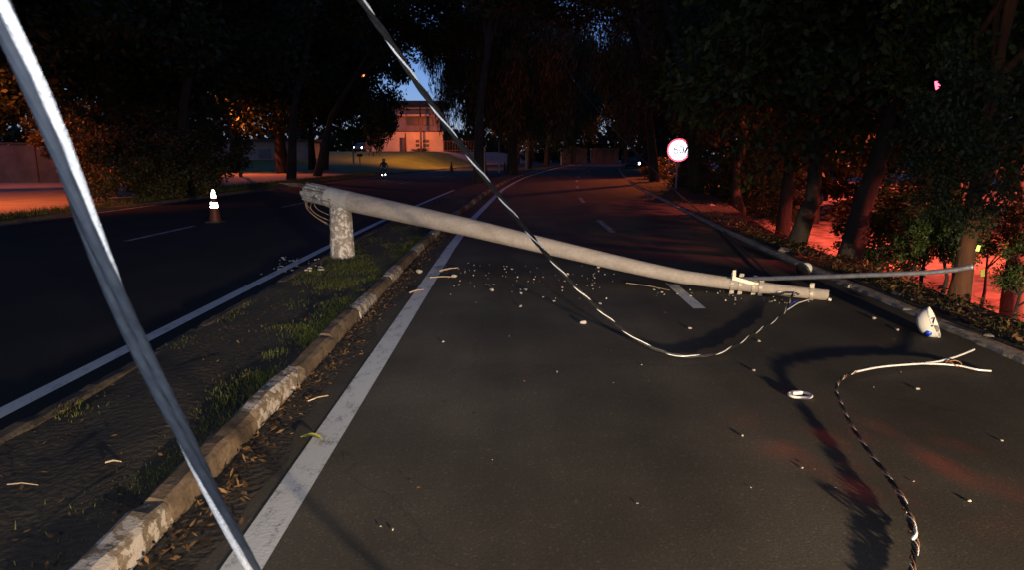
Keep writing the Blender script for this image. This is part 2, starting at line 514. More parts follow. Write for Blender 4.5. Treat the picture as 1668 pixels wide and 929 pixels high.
M_LAMPR = glow("pink street lamp glow", (1.0, .10, .17), 4.5)
M_LAMPO = glow("orange lamp glow", (1.0, .30, .08), 2.5)


# ------------------------------------------------------------------ mesh helpers
def link(o):
    scene.collection.objects.link(o)
    return o


def tag(o, label=None, cat=None, group=None, kind=None):
    if label:
        o["label"] = label
    if cat:
        o["category"] = cat
    if group:
        o["group"] = group
    if kind:
        o["kind"] = kind
    return o


def thing(name, label, cat, loc=(0, 0, 0), rz=0.0, group=None):
    o = link(bpy.data.objects.new(name, None))
    o.empty_display_size = 0.2
    o.location = loc
    o.rotation_euler = (0, 0, rz)
    return tag(o, label, cat, group)


def copy_tree(o, parent=None):
    c = link(o.copy())
    if parent:
        c.parent = parent
    for ch in list(o.children):
        copy_tree(ch, c)
    return c


class MB:
    """collects boxes, tubes and turned shapes and links them as one mesh object"""

    def __init__(s):
        s.v, s.f, s.mi, s.sm = [], [], [], []
        s.cur = 0

    def add(s, vs_, fs, smooth_=False):
        n = len(s.v)
        s.v.extend([tuple(a) for a in vs_])
        for f in fs:
            s.f.append([i + n for i in f])
            s.mi.append(s.cur)
            s.sm.append(smooth_)
        return s

    def box(s, c, size, rot=None, taper=1.0):
        hx, hy, hz = [a / 2 for a in size]
        M = rot if rot else Matrix.Identity(3)
        vs_ = []
        for z, k in ((-hz, 1), (hz, taper)):
            for x, y in ((-hx, -hy), (hx, -hy), (hx, hy), (-hx, hy)):
                vs_.append(Vector(c) + M @ Vector((x * k, y * k, z)))
        return s.add(vs_, [(3, 2, 1, 0), (4, 5, 6, 7), (0, 1, 5, 4), (1, 2, 6, 5), (2, 3, 7, 6), (3, 0, 4, 7)])

    def tube(s, pts, rad, n=10, cap=True, smooth_=True, jitter=0.0, ridge=None):
        pts = [Vector(p) for p in pts]
        if not hasattr(rad, "__len__"):
            rad = [rad] * len(pts)
        t0 = (pts[1] - pts[0]).normalized()
        up = Vector((0, 0, 1)) if abs(t0.z) < .9 else Vector((1, 0, 0))
        nrm = t0.cross(up).normalized()
        vs_ = []
        for i, p in enumerate(pts):
            t = (pts[min(i + 1, len(pts) - 1)] - pts[max(i - 1, 0)]).normalized()
            nrm = (nrm - t * nrm.dot(t)).normalized()
            b = t.cross(nrm)
            for k in range(n):
                a = 2 * math.pi * k / n
                r = rad[i] * (1 + jitter * (random.random() - .5))
                if ridge:
                    r *= 1 + ridge[1] * abs(math.cos(ridge[0] * a / 2 + ridge[2] * i))
                vs_.append(p + nrm * (math.cos(a) * r) + b * (math.sin(a) * r))
        fs = []
        for i in range(len(pts) - 1):
            for k in range(n):
                k2 = (k + 1) % n
                fs.append((i * n + k, i * n + k2, (i + 1) * n + k2, (i + 1) * n + k))
        s.add(vs_, fs, smooth_)
        if cap:
            s.add(vs_[:n], [list(range(n))[::-1]])
            s.add(vs_[-n:], [list(range(n))])
        return s

    def lathe(s, prof, n=20, M=None, smooth_=True, sy=1.0):
        M = M or Matrix.Identity(4)
        vs_ = []
        for r, z in prof:
            for k in range(n):
                a = 2 * math.pi * k / n
                vs_.append(M @ Vector((math.cos(a) * r, math.sin(a) * r * sy, z)))
        fs = []
        for i in range(len(prof) - 1):
            for k in range(n):
                k2 = (k + 1) % n
                fs.append((i * n + k, i * n + k2, (i + 1) * n + k2, (i + 1) * n + k))
        return s.add(vs_, fs, smooth_)

    def build(s, name, mats, parent=None):
        me = bpy.data.meshes.new(name)
        me.from_pydata(s.v, [], s.f)
        for m in (mats if isinstance(mats, (list, tuple)) else [mats]):
            me.materials.append(m)
        me.polygons.foreach_set("material_index", s.mi)
        me.polygons.foreach_set("use_smooth", s.sm)
        me.update()
        o = link(bpy.data.objects.new(name, me))
        if parent:
            o.parent = parent
        return o


def sphere_prof(r, n=8, z0=0.0, sz=1.0):
    return [(max(1e-4, r * math.sin(math.pi * i / n)), z0 - r * sz * math.cos(math.pi * i / n)) for i in range(n + 1)]


def rock_mesh(seed, squash):
    rr = random.Random(seed)
    bm = bmesh.new()
    bmesh.ops.create_icosphere(bm, subdivisions=2, radius=1.0)
    planes = [(Vector((rr.gauss(0, 1), rr.gauss(0, 1), rr.gauss(0, 1))).normalized(), rr.uniform(.45, .85)) for _ in range(9)]
    for v in bm.verts:
        for n_, d in planes:
            e = v.co.dot(n_) - d
            if e > 0:
                v.co -= n_ * e
        v.co.z *= squash
        v.co += Vector((rr.gauss(0, .03), rr.gauss(0, .03), rr.gauss(0, .03)))
    me = bpy.data.meshes.new("rock")
    bm.to_mesh(me); bm.free()
    return me


def quads_object(name, co, material, parent=None, per=4):
    """co: (n*per, 3) array, each run of `per` vertices one face"""
    n = len(co) // per
    me = bpy.data.meshes.new(name)
    me.vertices.add(len(co))
    me.vertices.foreach_set("co", np.asarray(co, dtype=np.float32).ravel())
    me.loops.add(n * per)
    me.loops.foreach_set("vertex_index", np.arange(n * per, dtype=np.int32))
    me.polygons.add(n)
    me.polygons.foreach_set("loop_start", np.arange(0, n * per, per, dtype=np.int32))
    me.polygons.foreach_set("loop_total", np.full(n, per, dtype=np.int32))
    me.materials.append(material)
    me.update(calc_edges=True)
    me.validate()
    o = link(bpy.data.objects.new(name, me))
    if parent:
        o.parent = parent
    return o


def strip(name, xa, xb, ys, z, material, kind="structure", nx=1, zf=None):
    """a sheet between two x(y) edges"""
    mb = MB()
    vs_, fs = [], []
    for y in ys:
        a, b = xa(y), xb(y)
        for k in range(nx + 1):
            x = a + (b - a) * k / nx
            vs_.append((x, y, z if zf is None else zf(x, y)))
    for i in range(len(ys) - 1):
        for k in range(nx):
            j = i * (nx + 1) + k
            fs.append((j, j + 1, j + nx + 2, j + nx + 1))
    mb.add(vs_, fs, zf is not None)
    o = mb.build(name, material)
    return tag(o, kind=kind)


# ------------------------------------------------------------------ the setting
YS = [-40, -30, -20, -12, -6] + list(np.arange(-2, 30, 1.0)) + list(np.arange(30, 130, 2.5)) + [135, 150, 170, 200, 240, 300, 400]


def make_ground():
    cols = ([lambda y, a=a: left_edge(y) - a for a in (300, 150, 90, 60, 45, 34, 26, 20, 15, 11, 8.5, 6.5, 4.5, 3, 1.5, .9, .45, .38)] +
            [lambda y: -8 + curve(y), lambda y: 0 + curve(y)] +
            [lambda y, a=a: right_edge(y) + a for a in (.02, .08)] +
            [lambda y, a=a: right_edge(y) + verge_w(y) + a for a in (-.45, -.25, -.1, 0, .1, .2, .3, .42, .55, .7, .85, 1, 1.3, 1.8, 2.6, 4, 6, 9, 13, 18, 26, 40, 70, 130, 300)])
    mb = MB()
    vs_, fs = [], []
    for y in YS:
        for c in cols:
            x = c(y)
            z = terrain(x, y)
            if x > right_edge(y) + .3:
                z += random.uniform(-.03, .03)
            vs_.append((x, y, z))
    n = len(cols)
    for i in range(len(YS) - 1):
        for k in range(n - 1):
            j = i * n + k
            fs.append((j, j + 1, j + n + 1, j + n))
    mb.add(vs_, fs, True)
    return tag(mb.build("ground", M_DIRT), kind="structure")


make_ground()
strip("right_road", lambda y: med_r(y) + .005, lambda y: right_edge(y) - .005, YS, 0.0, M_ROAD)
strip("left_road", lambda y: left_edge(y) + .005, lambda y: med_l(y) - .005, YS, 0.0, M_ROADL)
strip("gutter", lambda y: med_r(y) + .01, lambda y: med_r(y) + .27 + .05 * math.sin(y * 2.3) + .03 * math.sin(y * 7.1), list(np.arange(-4, 60, .25)), 0.004, M_SOIL)
YM = list(np.arange(-8, 30, .4)) + list(np.arange(30, 150, 2.5))
strip("median", lambda y: med_l(y) + .13, lambda y: med_r(y) - .16, YM, .1, M_SOIL, nx=10,
      zf=lambda x, y: .085 + .03 * math.sin(x * 5.1 + y * 1.7) * math.sin(y * .9 + x) + random.uniform(-.012, .012))
# verge soil on top of the ground beside the right-hand edge
strip("verge", lambda y: right_edge(y) + .09, lambda y: right_edge(y) + verge_w(y) + .02, YM, .09, M_SOIL, nx=8,
      zf=lambda x, y: terrain(min(x, right_edge(y) + verge_w(y)), y) + .035 + random.uniform(-.015, .02))
strip("left_verge", lambda y: left_edge(y) - (.9 if y < 30 else 2.6), lambda y: left_edge(y) - .14, [y for y in YM if y < 70], .1, M_SOIL, nx=6,
      zf=lambda x, y: max(.1, terrain(x, y) + .02) + random.uniform(-.01, .02))
strip("lawn", lambda y: left_edge(y) - 30, lambda y: left_edge(y) - .5, list(np.arange(60, 104.1, 1.0)), .1, M_LAWN, nx=24,
      zf=lambda x, y: terrain(x, y) + .03 + random.uniform(-.02, .02))
strip("street_pavement", lambda y: left_edge(y) - 40, lambda y: left_edge(y) - 2.5, list(np.arange(104.2, 112, 1.0)), .1, M_PAVE, nx=18,
      zf=lambda x, y: terrain(x, y) + .05)
strip("left_pavement", lambda y: left_edge(y) - 19, lambda y: left_edge(y) - (.95 if y < 29 else 2.7), list(np.arange(10, 59.5, 1.0)), .1, M_PAVE, nx=6,
      zf=lambda x, y: terrain(x, y) + .03)


# painted lines
def line(name, xc, w, ya, yb, m, step=.5, z=.004):
    return strip(name, lambda y: xc(y) - w / 2, lambda y: xc(y) + w / 2, list(np.arange(ya, yb + 1e-6, step)), z, m)


line("edge_line", lambda y: -1.19 + curve(y), .185, -3, 120, M_LINE)
line("edge_line", lambda y: -3.60 + curve(y), .15, -3, 34, M_LINE)
line("edge_line", lambda y: -12.95 + curve(y), .14, 4, 100, M_LINEW)
centre = lerp_tab([(0, 2.1), (8.5, 2.22), (18.5, 2.38), (28, 2.80), (40, 3.8), (52, 4.95), (73, 8.2), (100, 13.5)])
for ya, yb in ((7.75, 9.35), (15.6, 18.9), (25.2, 28.2), (36, 38.5), (44, 46.5), (52, 55), (61, 64), (70, 73)):
    line("lane_dash", centre, .15, ya, yb, M_LINEW if ya > 8 else M_LINE)
for ya, yb in ((14.0, 17.2), (23, 26), (41.5, 44.5), (53.5, 57)):
    line("lane_dash", lambda y: -8.08 + curve(y), .13, ya, yb, M_LINEW)


# kerbs
def kerb_blocks(name, x_in, side, spans, h, w, m):
    """spans: (y0, y1, painted). x_in(y): the road-side foot; side: +1 stone lies to larger x"""
    mb = MB()
    for ya, yb, painted in spans:
        mb.cur = 1 if painted else 0
        dz, dx = random.uniform(-.012, .012), random.uniform(-.012, .012)
        ya, yb = ya + .008, yb - .008
        n = max(2, int((yb - ya) / .12)) if ya < 18 else 2
        prof = [(0, 0), (.012, h * .78), (.045, h), (w * .8, h + .004), (w, h * .9), (w, -.02)]
        vs_, fs = [], []
        for i in range(n + 1):
            y = ya + (yb - ya) * i / n
            end = (i == 0 or i == n)
            for (px_, pz) in prof:
                jz = random.uniform(-.008, .008) if pz > .05 else 0
                if end and pz > .05:
                    jz -= random.uniform(.004, .022)
                vs_.append((x_in(y) + side * (px_ + dx + random.uniform(-.006, .006)), y, pz + jz + (dz if pz > .05 else 0)))
        k = len(prof)
        for i in range(n):
            for j in range(k - 1):
                q = (i * k + j, i * k + j + 1, (i + 1) * k + j + 1, (i + 1) * k + j)
                fs.append(q if side < 0 else q[::-1])
        fs.append(list(range(k)) if side > 0 else list(range(k))[::-1])
        e = n * k
        fs.append([e + j for j in range(k)][::-1] if side > 0 else [e + j for j in range(k)])
        mb.add(vs_, fs, False)
    return tag(mb.build(name, m), kind="structure")


spans = [(-3, -1.2, 0), (-1.2, -.2, 1), (-.2, 1.5, 0), (1.5, 3.05, 1), (3.05, 4.18, 0), (4.18, 4.95, 1), (4.95, 5.2, 1), (5.2, 6.15, 0), (6.15, 7.25, 0), (7.25, 8.15, 1),
         (8.15, 9.3, 0), (9.3, 10.2, 1), (10.2, 11.9, 0), (11.9, 12.7, 1)]
y = 12.7
while y < 110:
    spans += [(y, y + 1.6, 0), (y + 1.6, y + 2.5, 1)]
    y += 2.5
kerb_blocks("median_kerb", lambda y: med_r(y), -1, spans, .13, .15, [M_KERB, M_KERBW])
spans = []
y = -3.0
while y < 110:
    spans += [(y, y + 1.6, 0), (y + 1.6, y + 2.4, 1 if random.random() < .5 else 0)]
    y += 2.4
kerb_blocks("median_kerb", lambda y: med_l(y), 1, spans, .10, .15, [M_KERBD, M_KERBD])
spans = [(y, y + 2.0, 0) for y in np.arange(-3, 110, 2.0)]
kerb_blocks("road_edge_kerb", lambda y: right_edge(y), 1, spans, .05, .08, [M_EDGE])
kerb_blocks("road_edge_kerb", lambda y: left_edge(y), -1, spans, .11, .14, [M_KERB])


# ------------------------------------------------------------------ foliage
def leaf_quads(cent, normal_bias, length, width, droop=0.0):
    """rhombic leaf per centre"""
    n = len(cent)
    a = rng.normal(size=(n, 3))
    a[:, 2] -= droop * 2.2
    a /= np.linalg.norm(a, axis=1, keepdims=True)
    b = rng.normal(size=(n, 3)) + normal_bias
    b -= a * np.sum(a * b, axis=1, keepdims=True)
    b /= np.linalg.norm(b, axis=1, keepdims=True) + 1e-9
    ln = length * rng.uniform(.6, 1.35, (n, 1))
    wd = width * rng.uniform(.7, 1.3, (n, 1))
    co = np.empty((n, 4, 3))
    co[:, 0] = cent
    co[:, 1] = cent + a * ln * .45 + b * wd * .5
    co[:, 2] = cent + a * ln
    co[:, 3] = cent + a * ln * .45 - b * wd * .5
    return co.reshape(-1, 3)


def crown_array(n_clump, n_leaf, length, width, droop=0.0, clump_r=.30, shell=.55, flat_bottom=-.75):
    cl = []
    while len(cl) < n_clump:
        p = rng.uniform(-1, 1, 3)
        d = np.linalg.norm(p)
        if d > 1 or d < shell * rng.uniform(.3, 1) or p[2] < flat_bottom:
            continue
        cl.append(p * .86)
    cl = np.array(cl)
    idx = rng.integers(0, n_clump, n_leaf)
    rad = clump_r * rng.uniform(.55, 1.25, n_clump)
    d = rng.normal(size=(n_leaf, 3))
    d /= np.linalg.norm(d, axis=1, keepdims=True)
    rr = rng.uniform(0, 1, (n_leaf, 1)) ** .45
    cent = cl[idx] + d * rr * rad[idx][:, None] * np.array([1, 1, .8 + droop * .8])
    return leaf_quads(cent, np.array([0, 0, .5]), length, width, droop), cl


CROWNS = {
    "broad": crown_array(50, 34000, .052, .027, 0, .30, .5, -.95),
    "dense": crown_array(64, 42000, .046, .026, 0, .30, .4, -.9),
    "loose": crown_array(40, 20000, .050, .024, 0, .25),
    "droop": crown_array(54, 34000, .085, .014, 1.0, .27, .4, -.95),
    "shrub": crown_array(30, 9000, .085, .045, 0, .34, .2, -.95),
}


# openings in the foliage: through each of these a lamp or lit thing shows between the leaves (pixel, reach, opening)
OPENINGS = [(1521, 137, 31, 13), (592, 122, 73, 3), (1320, 306, 34, 5), (590, 241, 107, 11), (604, 243, 107, 6), (1032, 258, 79, 7), (1650, 195, 40, 10)]


def open_up(co):
    """drop the leaves that stand in an opening (world coordinates, 4 vertices per leaf)"""
    q = co.reshape(-1, 4, 3).mean(1) - np.array([0, 0, CAM_Z])
    dep = q[:, 1] * CP - q[:, 2] * SP
    up = q[:, 1] * SP + q[:, 2] * CP
    d_ = np.maximum(dep, .1)
    X = W_PX / 2 + F_PX * q[:, 0] / d_
    Y = H_PX / 2 - F_PX * up / d_
    keep = np.ones(len(q), bool)
    for x, y, reach, w in OPENINGS:
        keep &= ~((dep > .1) & (dep < reach) & ((X - x) ** 2 + (Y - y) ** 2 < w * w))
    return co.reshape(-1, 4, 3)[keep].reshape(-1, 3)


def tree(name, label, base, top, radii, style, leaf, trunk_r, group=None, path=None, bark=None, n_limb=6, cat="tree", spin=None, sub=None):
    """base: foot of the trunk; top: centre of the crown (world)"""
    base, top = Vector(base), Vector(top)
    root = thing(name, label, cat, base, 0, group)
    co, cl = CROWNS[style]
    a = random.uniform(0, 6.28) if spin is None else spin
    ca, sa = math.cos(a), math.sin(a)
    Rm = np.array([[ca, -sa, 0], [sa, ca, 0], [0, 0, 1]])
    c = co
    if sub:
        q = co.reshape(-1, 12)
        c = q[rng.random(len(q)) < sub].reshape(-1, 3)
    c = (c @ Rm.T) * np.array(radii) + np.array(top - base)
    c = open_up(c + np.array(base)) - np.array(base)
    quads_object("crown", c, leaf, root)
    mb = MB()
    rel = top - base
    if path is None:
        path = [Vector((0, 0, -.3)), Vector((rel.x * .15 + random.uniform(-.1, .1), rel.y * .15, rel.z * .35)), Vector((rel.x * .5, rel.y * .5, rel.z * .7)), rel]
    path = [Vector(p) for p in path]
    n = len(path)
    rads = [trunk_r * (1.35 if i == 0 else 1 - .72 * i / (n - 1)) for i in range(n)]
    # smooth the path
    pp, rr = [], []
    for i in range(n - 1):
        for t in (0, .33, .66):
            pp.append(path[i].lerp(path[i + 1], t) + Vector((random.uniform(-1, 1), random.uniform(-1, 1), 0)) * trunk_r * .12)
            rr.append(rads[i] + (rads[i + 1] - rads[i]) * t)
    pp.append(path[-1]); rr.append(rads[-1])
    mb.tube(pp, rr, 9, jitter=.14)
    clw = (cl @ Rm.T) * np.array(radii) + np.array(rel)
    for k in range(n_limb):
        e = Vector(clw[(k * 7 + 3) % len(clw)])
        s_ = pp[int(len(pp) * random.uniform(.5, .9))]
        mid = s_.lerp(e, .5) + Vector((random.uniform(-.3, .3), random.uniform(-.3, .3), .1 * rel.z * random.random()))
        mb.tube([s_, mid, e], [trunk_r * .42, trunk_r * .26, trunk_r * .08], 6, jitter=.1)
    mb.build("trunk", bark or M_BARK, root)
    return root


# near trees on the right-hand bank ------------------------------------------------
G_R = "trees on the right-hand bank"
b = gp(1292, 405)
tree("bank_tree", "thick dark tree leaning right on the bank behind the pole's tip", (b.x, b.y, -.35), (6.4, 13.7, 4.9), (3.6, 3.4, 3.6), "broad", M_LEAF_D, .23, G_R,
     path=[(-.10, .0, -.4), (.05, 0, .55), (.30, .1, 1.25), (.6, .3, 3), (.9, .7, 5.5)])
b = gp(1392, 432)
tree("bank_tree", "broad dark tree with forked trunk beside the red lit ground", (b.x, b.y + .2, -.45), (7.2, 11.6, 4.5), (3.3, 3.0, 3.6), "dense", M_LEAF_D, .24, G_R,
     path=[(0, 0, -.4), (.02, 0, .6), (.15, 0, 1.5), (.6, .2, 3), (1.3, .2, 5)])
b = gp(1257, 374)
tree("bank_tree", "slim dark tree between the leaning tree and the speed sign", (b.x + .25, b.y, -.3), (6.9, 17.2, 5.2), (3.4, 3.4, 4.5), "broad", M_LEAF_G, .15, G_R)
b = gp(1190, 338)
sign_tree = tree("bank_tree", "dark tree right of the speed sign overhanging it with leaves", (b.x + .2, b.y, -.1), (9.0, 23.5, 5.2), (4.3, 3.6, 4.6), "dense", M_LEAF_D, .2, G_R,
     path=[(.1, 0, -.3), (-.05, 0, .6), (-.1, 0, 1.4), (.6, .3, 3.5), (1.5, .8, 5.6)])
quads_object("hanging_foliage", (CROWNS["shrub"][0].reshape(-1, 12)[::5].reshape(-1, 3)) * np.array([.32, .4, .62]) + np.array(dp(1131, 236, 25) - sign_tree.location), M_LEAF_D, sign_tree)
b = gp(1113, 303)
tree("bank_tree", "dark trunk standing just behind the speed sign post", (b.x, b.y, .05), (11.2, 39, 7.6), (5.2, 5.0, 5.6), "broad", M_LEAF_B, .32, G_R)
b = gp(1050, 284)
tree("bank_tree", "tree at the far right bend beside the white vehicle lamp", (b.x, b.y, .05), (12.5, 57, 9.0), (6.0, 6.0, 7.4), "droop", M_LEAF_B, .34, G_R)
b = gp(1578, 508)
kerb_tree = tree("bank_tree", "orange lit tree trunk on the kerb side at the far right", (b.x, b.y + .25, -.2), (6.4, 8.7, 3.5), (2.0, 1.7, 2.3), "broad", M_LEAF_G, .125, G_R,
     path=[(0, 0, -.3), (.03, 0, .6), (.1, .05, 1.5), (.2, .1, 2.8), (.4, .3, 4.3)], bark=M_BARK_LIT)
for (px_, py_, Y_, k_) in ((1570, 300, 7.2, (.55, .45, .75)), (1590, 180, 7.3, (.7, .5, .8)), (1540, 240, 7.6, (.6, .5, .6))):
    quads_object("hanging_foliage", open_up((CROWNS["shrub"][0].reshape(-1, 12)[::4].reshape(-1, 3)) * np.array(k_) + np.array(dp(px_, py_, Y_))) - np.array(kerb_tree.location), M_LEAF_D, kerb_tree)
b = dp(1572, 345, 12.5)
t_ = dp(1497, 120, 13.2)
tree("bank_tree", "slender pale trunk leaning left under the pink street lamp", (b.x, b.y, -.85), (t_.x - .3, t_.y, 6.6), (3.0, 3.0, 2.9), "broad", M_LEAF_G, .15, G_R,
     path=[(.12, 0, 0), (0, 0, b.z + .85), (t_.x - b.x, t_.y - b.y, t_.z + .85), (t_.x - b.x - .3, t_.y - b.y, 6.8)], bark=M_BARKP)
b = dp(1650, 330, 10.5)
tree("bank_tree", "tree with upright stem at the right edge of the view", (8.0, 10.5, -.85), (8.9, 10.6, 5.6), (2.6, 2.4, 3.0), "dense", M_LEAF_D, .14, G_R,
     path=[(0, 0, -.2), (-.1, 0, 1.4), (-.2, .1, 3), (.5, .1, 5.6)], bark=M_BARKP)
# shrubs on that bank
G_S = "shrubs along the right-hand bank"
for (px_, py_, Y, r, rz, lab, st, lf) in [
        (1512, 388, 9.0, .52, .50, "lit green shrub above the curved tip of the steel arm", "shrub", M_LEAF_G),
        (1668, 432, 7.8, .34, .42, "green shrub at the right edge over the red ground", "shrub", M_LEAF_G),
        (1436, 396, 12.0, .85, .80, "dark shrub just right of the forked tree", "shrub", M_LEAF_D),
        (1540, 385, 8.6, .50, .46, "green shrub in front of the orange trunk above the arm tip", "shrub", M_LEAF_G),
        (1500, 352, 11.5, 1.1, .62, "dark shrub above and behind the lit green shrub", "shrub", M_LEAF_D),
        (1615, 370, 10.5, .9, .62, "dark shrub above the yellow reflector tag", "shrub", M_LEAF_D),
        (1275, 335, 19.0, .9, .8, "dark shrub between slim tree and leaning tree", "shrub", M_LEAF_D),
        (1225, 325, 24.0, 1.1, .8, "leafy shrub with red ground showing through near the speed sign", "shrub", M_LEAF_D),
        (1130, 290, 36.0, 1.6, 1.1, "red lit shrub at the foot of the speed sign", "shrub", M_LEAF_B),
        (1160, 305, 30.0, 1.2, .8, "low bright shrub between sign and dark tree", "shrub", M_LEAF_B),
        (1085, 285, 47.0, 1.9, 1.4, "rusty looking shrub left of the speed sign", "shrub", M_LEAF_B)]:
    c = dp(px_, py_, Y)
    tree("bank_shrub", lab, (c.x, c.y, terrain(c.x, c.y)), c, (r, r, rz), st, lf, .03, G_S, n_limb=7, cat="shrub", sub=.6)

# trees across the lower ground on the right, closing the view
G_RB = "dark trees beyond the lower ground"
for i, (x, y, h, r, lab) in enumerate([
        (11.5, 26, 7.0, 4.6, "dark tree beyond red ground, left of the forked tree"),
        (16.5, 22, 6.6, 4.8, "dark tree beyond red ground, behind the forked tree"),
        (20.5, 27, 7.4, 5.4, "dark tree beyond red ground, left of the pink lamp"),
        (19.0, 17, 6.0, 4.2, "dark tree beyond red ground, below the pink lamp"),
        (24.5, 24, 8.0, 5.2, "dark tree beyond red ground at the right margin"),
        (15.5, 34, 8.2, 5.6, "tall dark tree behind the red ground near the sign"),
        (27.0, 36, 9.0, 6.6, "tall dark tree furthest back on the right"),
        (16.0, 11.5, 5.4, 3.4, "low dark tree past the right edge stake")]):
    tree("far_bank_tree", lab, (x, y, -.9), (x, y, h), (r, r, h * .93), "dense", M_LEAF_D if i % 2 else M_LEAF_G, .24, G_RB, sub=.8)
for i, (x, y, r, lab) in enumerate([
        (11.0, 28.5, 1.7, "low thicket at the back of the red ground near the leaning tree"),
        (14.5, 27.0, 1.9, "low thicket behind the gap with bright red ground"),
        (17.5, 20.5, 1.8, "low thicket right of the forked tree"),
        (15.0, 14.6, 1.5, "low thicket behind the yellow reflector"),
        (21.0, 20.0, 2.0, "low thicket at the far right margin"),
        (12.0, 34.0, 2.0, "low thicket on the far side near the speed sign")]):
    tree("thicket", lab, (x, y, -.9), (x, y, -.9 + r * .8), (r * 1.4, r, r), "shrub", M_LEAF_B, .05, "thickets beyond the red ground", n_limb=8, cat="shrub")

# centre: median trees -----------------------------------------------------------
G_M = "trees in the median"
b = gp(833, 284)
tree("median_tree", "median tree with drooping foliage hiding the sky at centre", (b.x, b.y, .08), (b.x + 1.0, b.y + 1, 9.6), (6.6, 6, 6.9), "droop", M_LEAF_B, .42, G_M)
b = gp(792, 285)
tree("median_tree", "slim median tree left of the centre with sky gaps in its top", (b.x - .3, b.y + 4, .08), (-3.9, b.y + 6, 10.2), (4.5, 5, 7.6), "droop", M_LEAF_B, .2, G_M)
tree("median_tree", "median tree far along the bend beyond the white posts", (2.0, 84, .08), (3.0, 84, 9.5), (6.8, 6, 7.4), "droop", M_LEAF_B, .34, G_M)
tree("median_tree", "median tree at the end of the bend", (5.0, 100, .08), (6.5, 100, 11), (8, 7, 9), "droop", M_LEAF_D, .34, G_M)

# left: big trees ------------------------------------------------------------------
G_L = "big trees left of the avenue"
b = gp(462, 284)
tree("avenue_tree", "big dark tree with stout orange lit trunk left of the avenue", (b.x, b.y, .08), (b.x - 1.0, b.y + 1, 10.6), (7.6, 7.4, 7.8), "dense", M_LEAF_D, .5, G_L)
b = gp(509, 280)
tree("avenue_tree", "big dark tree, left of the twin trunks near the lawn", (b.x, b.y, .08), (b.x - .3, b.y + 2, 11.5), (6.0, 6.0, 8.5), "dense", M_LEAF_D, .32, G_L)
b = gp(527, 280)
lawn_tree = tree("avenue_tree", "big dark tree, right of the twin trunks, crown reaching the sky gap", (b.x, b.y, .08), (-15.2, b.y - 1, 10.2), (5.9, 6.0, 8.4), "dense", M_LEAF_D, .36, G_L)
quads_object("hanging_foliage", open_up((CROWNS["shrub"][0].reshape(-1, 12)[::2].reshape(-1, 3)) * np.array([1.5, 1.5, 2.7]) + np.array(dp(616, 203, 54))) - np.array(lawn_tree.location), M_LEAF_D, lawn_tree)
b = gp(418, 288)
tree("sapling", "slim leaning sapling lit orange by the street lamp", (b.x, b.y - 3, .08), (b.x - 1.2, b.y - 3, 5.3), (2.0, 1.9, 2.4), "loose", M_LEAF_B, .11, None, bark=M_BARKP, cat="tree", sub=.6)
tree("avenue_tree", "huge dark tree filling the upper left of the view", (-17.5, 35, .08), (-17.5, 35, 9.6), (7.4, 7, 7.0), "dense", M_LEAF_D, .42, G_L)
tree("avenue_tree", "dark tree overhanging the bushes behind the near cable", (-16.9, 31.0, .08), (-17.0, 26, 8.6), (6.0, 6, 5.6), "dense", M_LEAF_D, .4, G_L)
tree("avenue_tree", "dark tree at the left margin above the orange pavement", (-23.8, 24, .08), (-22.6, 27, 7.0), (5.6, 5, 5.2), "dense", M_LEAF_D, .36, G_L)
tree("avenue_tree", "tall dark tree behind the sapling with specks of sky", (-25.5, 63, .08), (-24.5, 64, 12.5), (8.0, 7, 9.0), "broad", M_LEAF_D, .45, G_L)
tree("avenue_tree", "tall dark tree behind the bushes on the left", (-28.0, 48, .08), (-27.0, 48, 11.0), (8.0, 7, 8.6), "dense", M_LEAF_D, .45, G_L)
G_H = "bushes beside the left carriageway"
for (px_, py_, Y, rx, rz, lab) in [
        (165, 262, 24.5, 1.7, 1.7, "bush just right of the near cable, orange lit leaves"),
        (225, 270, 26.0, 1.9, 1.6, "wide bush above the middle of the left edge line"),
        (285, 272, 28.0, 1.9, 1.6, "bush behind the traffic cone"),
        (335, 255, 33.0, 2.1, 2.2, "tall bush between traffic cone and sapling"),
        (120, 215, 26.5, 1.7, 1.7, "upper leafy bush beside the near cable"),
        (250, 225, 31.0, 2.6, 2.0, "dark bush rising behind the lower bushes")]:
    c = dp(px_, py_, Y)
    tree("roadside_bush", lab, (c.x, c.y, .08), c, (rx, rx * .9, rz), "shrub", M_LEAF_B, .05, G_H, n_limb=9, cat="shrub")

# far end --------------------------------------------------------------------------
G_F = "trees closing the far end of the avenue"
for i, (x, y, h, r, lab) in enumerate([
        (10.0, 112, 12, 8.5, "dark tree at the far end, left of the vanishing road"),
        (19.5, 118, 12, 8.5, "dark tree at the far end, straight above the road"),
        (29.5, 112, 12, 9, "dark tree at the far end, right of the vanishing road"),
        (18.0, 84, 11, 7.0, "dark tree on the right of the far bend"),
        (15.5, 70, 10, 6.6, "dark tree over the right side before the far bend"),
        (26.0, 74, 11, 8.5, "dark tree behind the right side of the far bend"),
        (21.0, 52, 9.5, 7.0, "dark tree right of the bend behind the shrubs"),
        (1.0, 122, 11, 7.0, "dark tree beyond the lawn, right of the house")]):
    tree("far_tree", lab, (x, y, .05), (x, y, h), (r, r * .8, h * .72), "dense" if i % 2 else "droop", M_LEAF_D, .34, G_F)
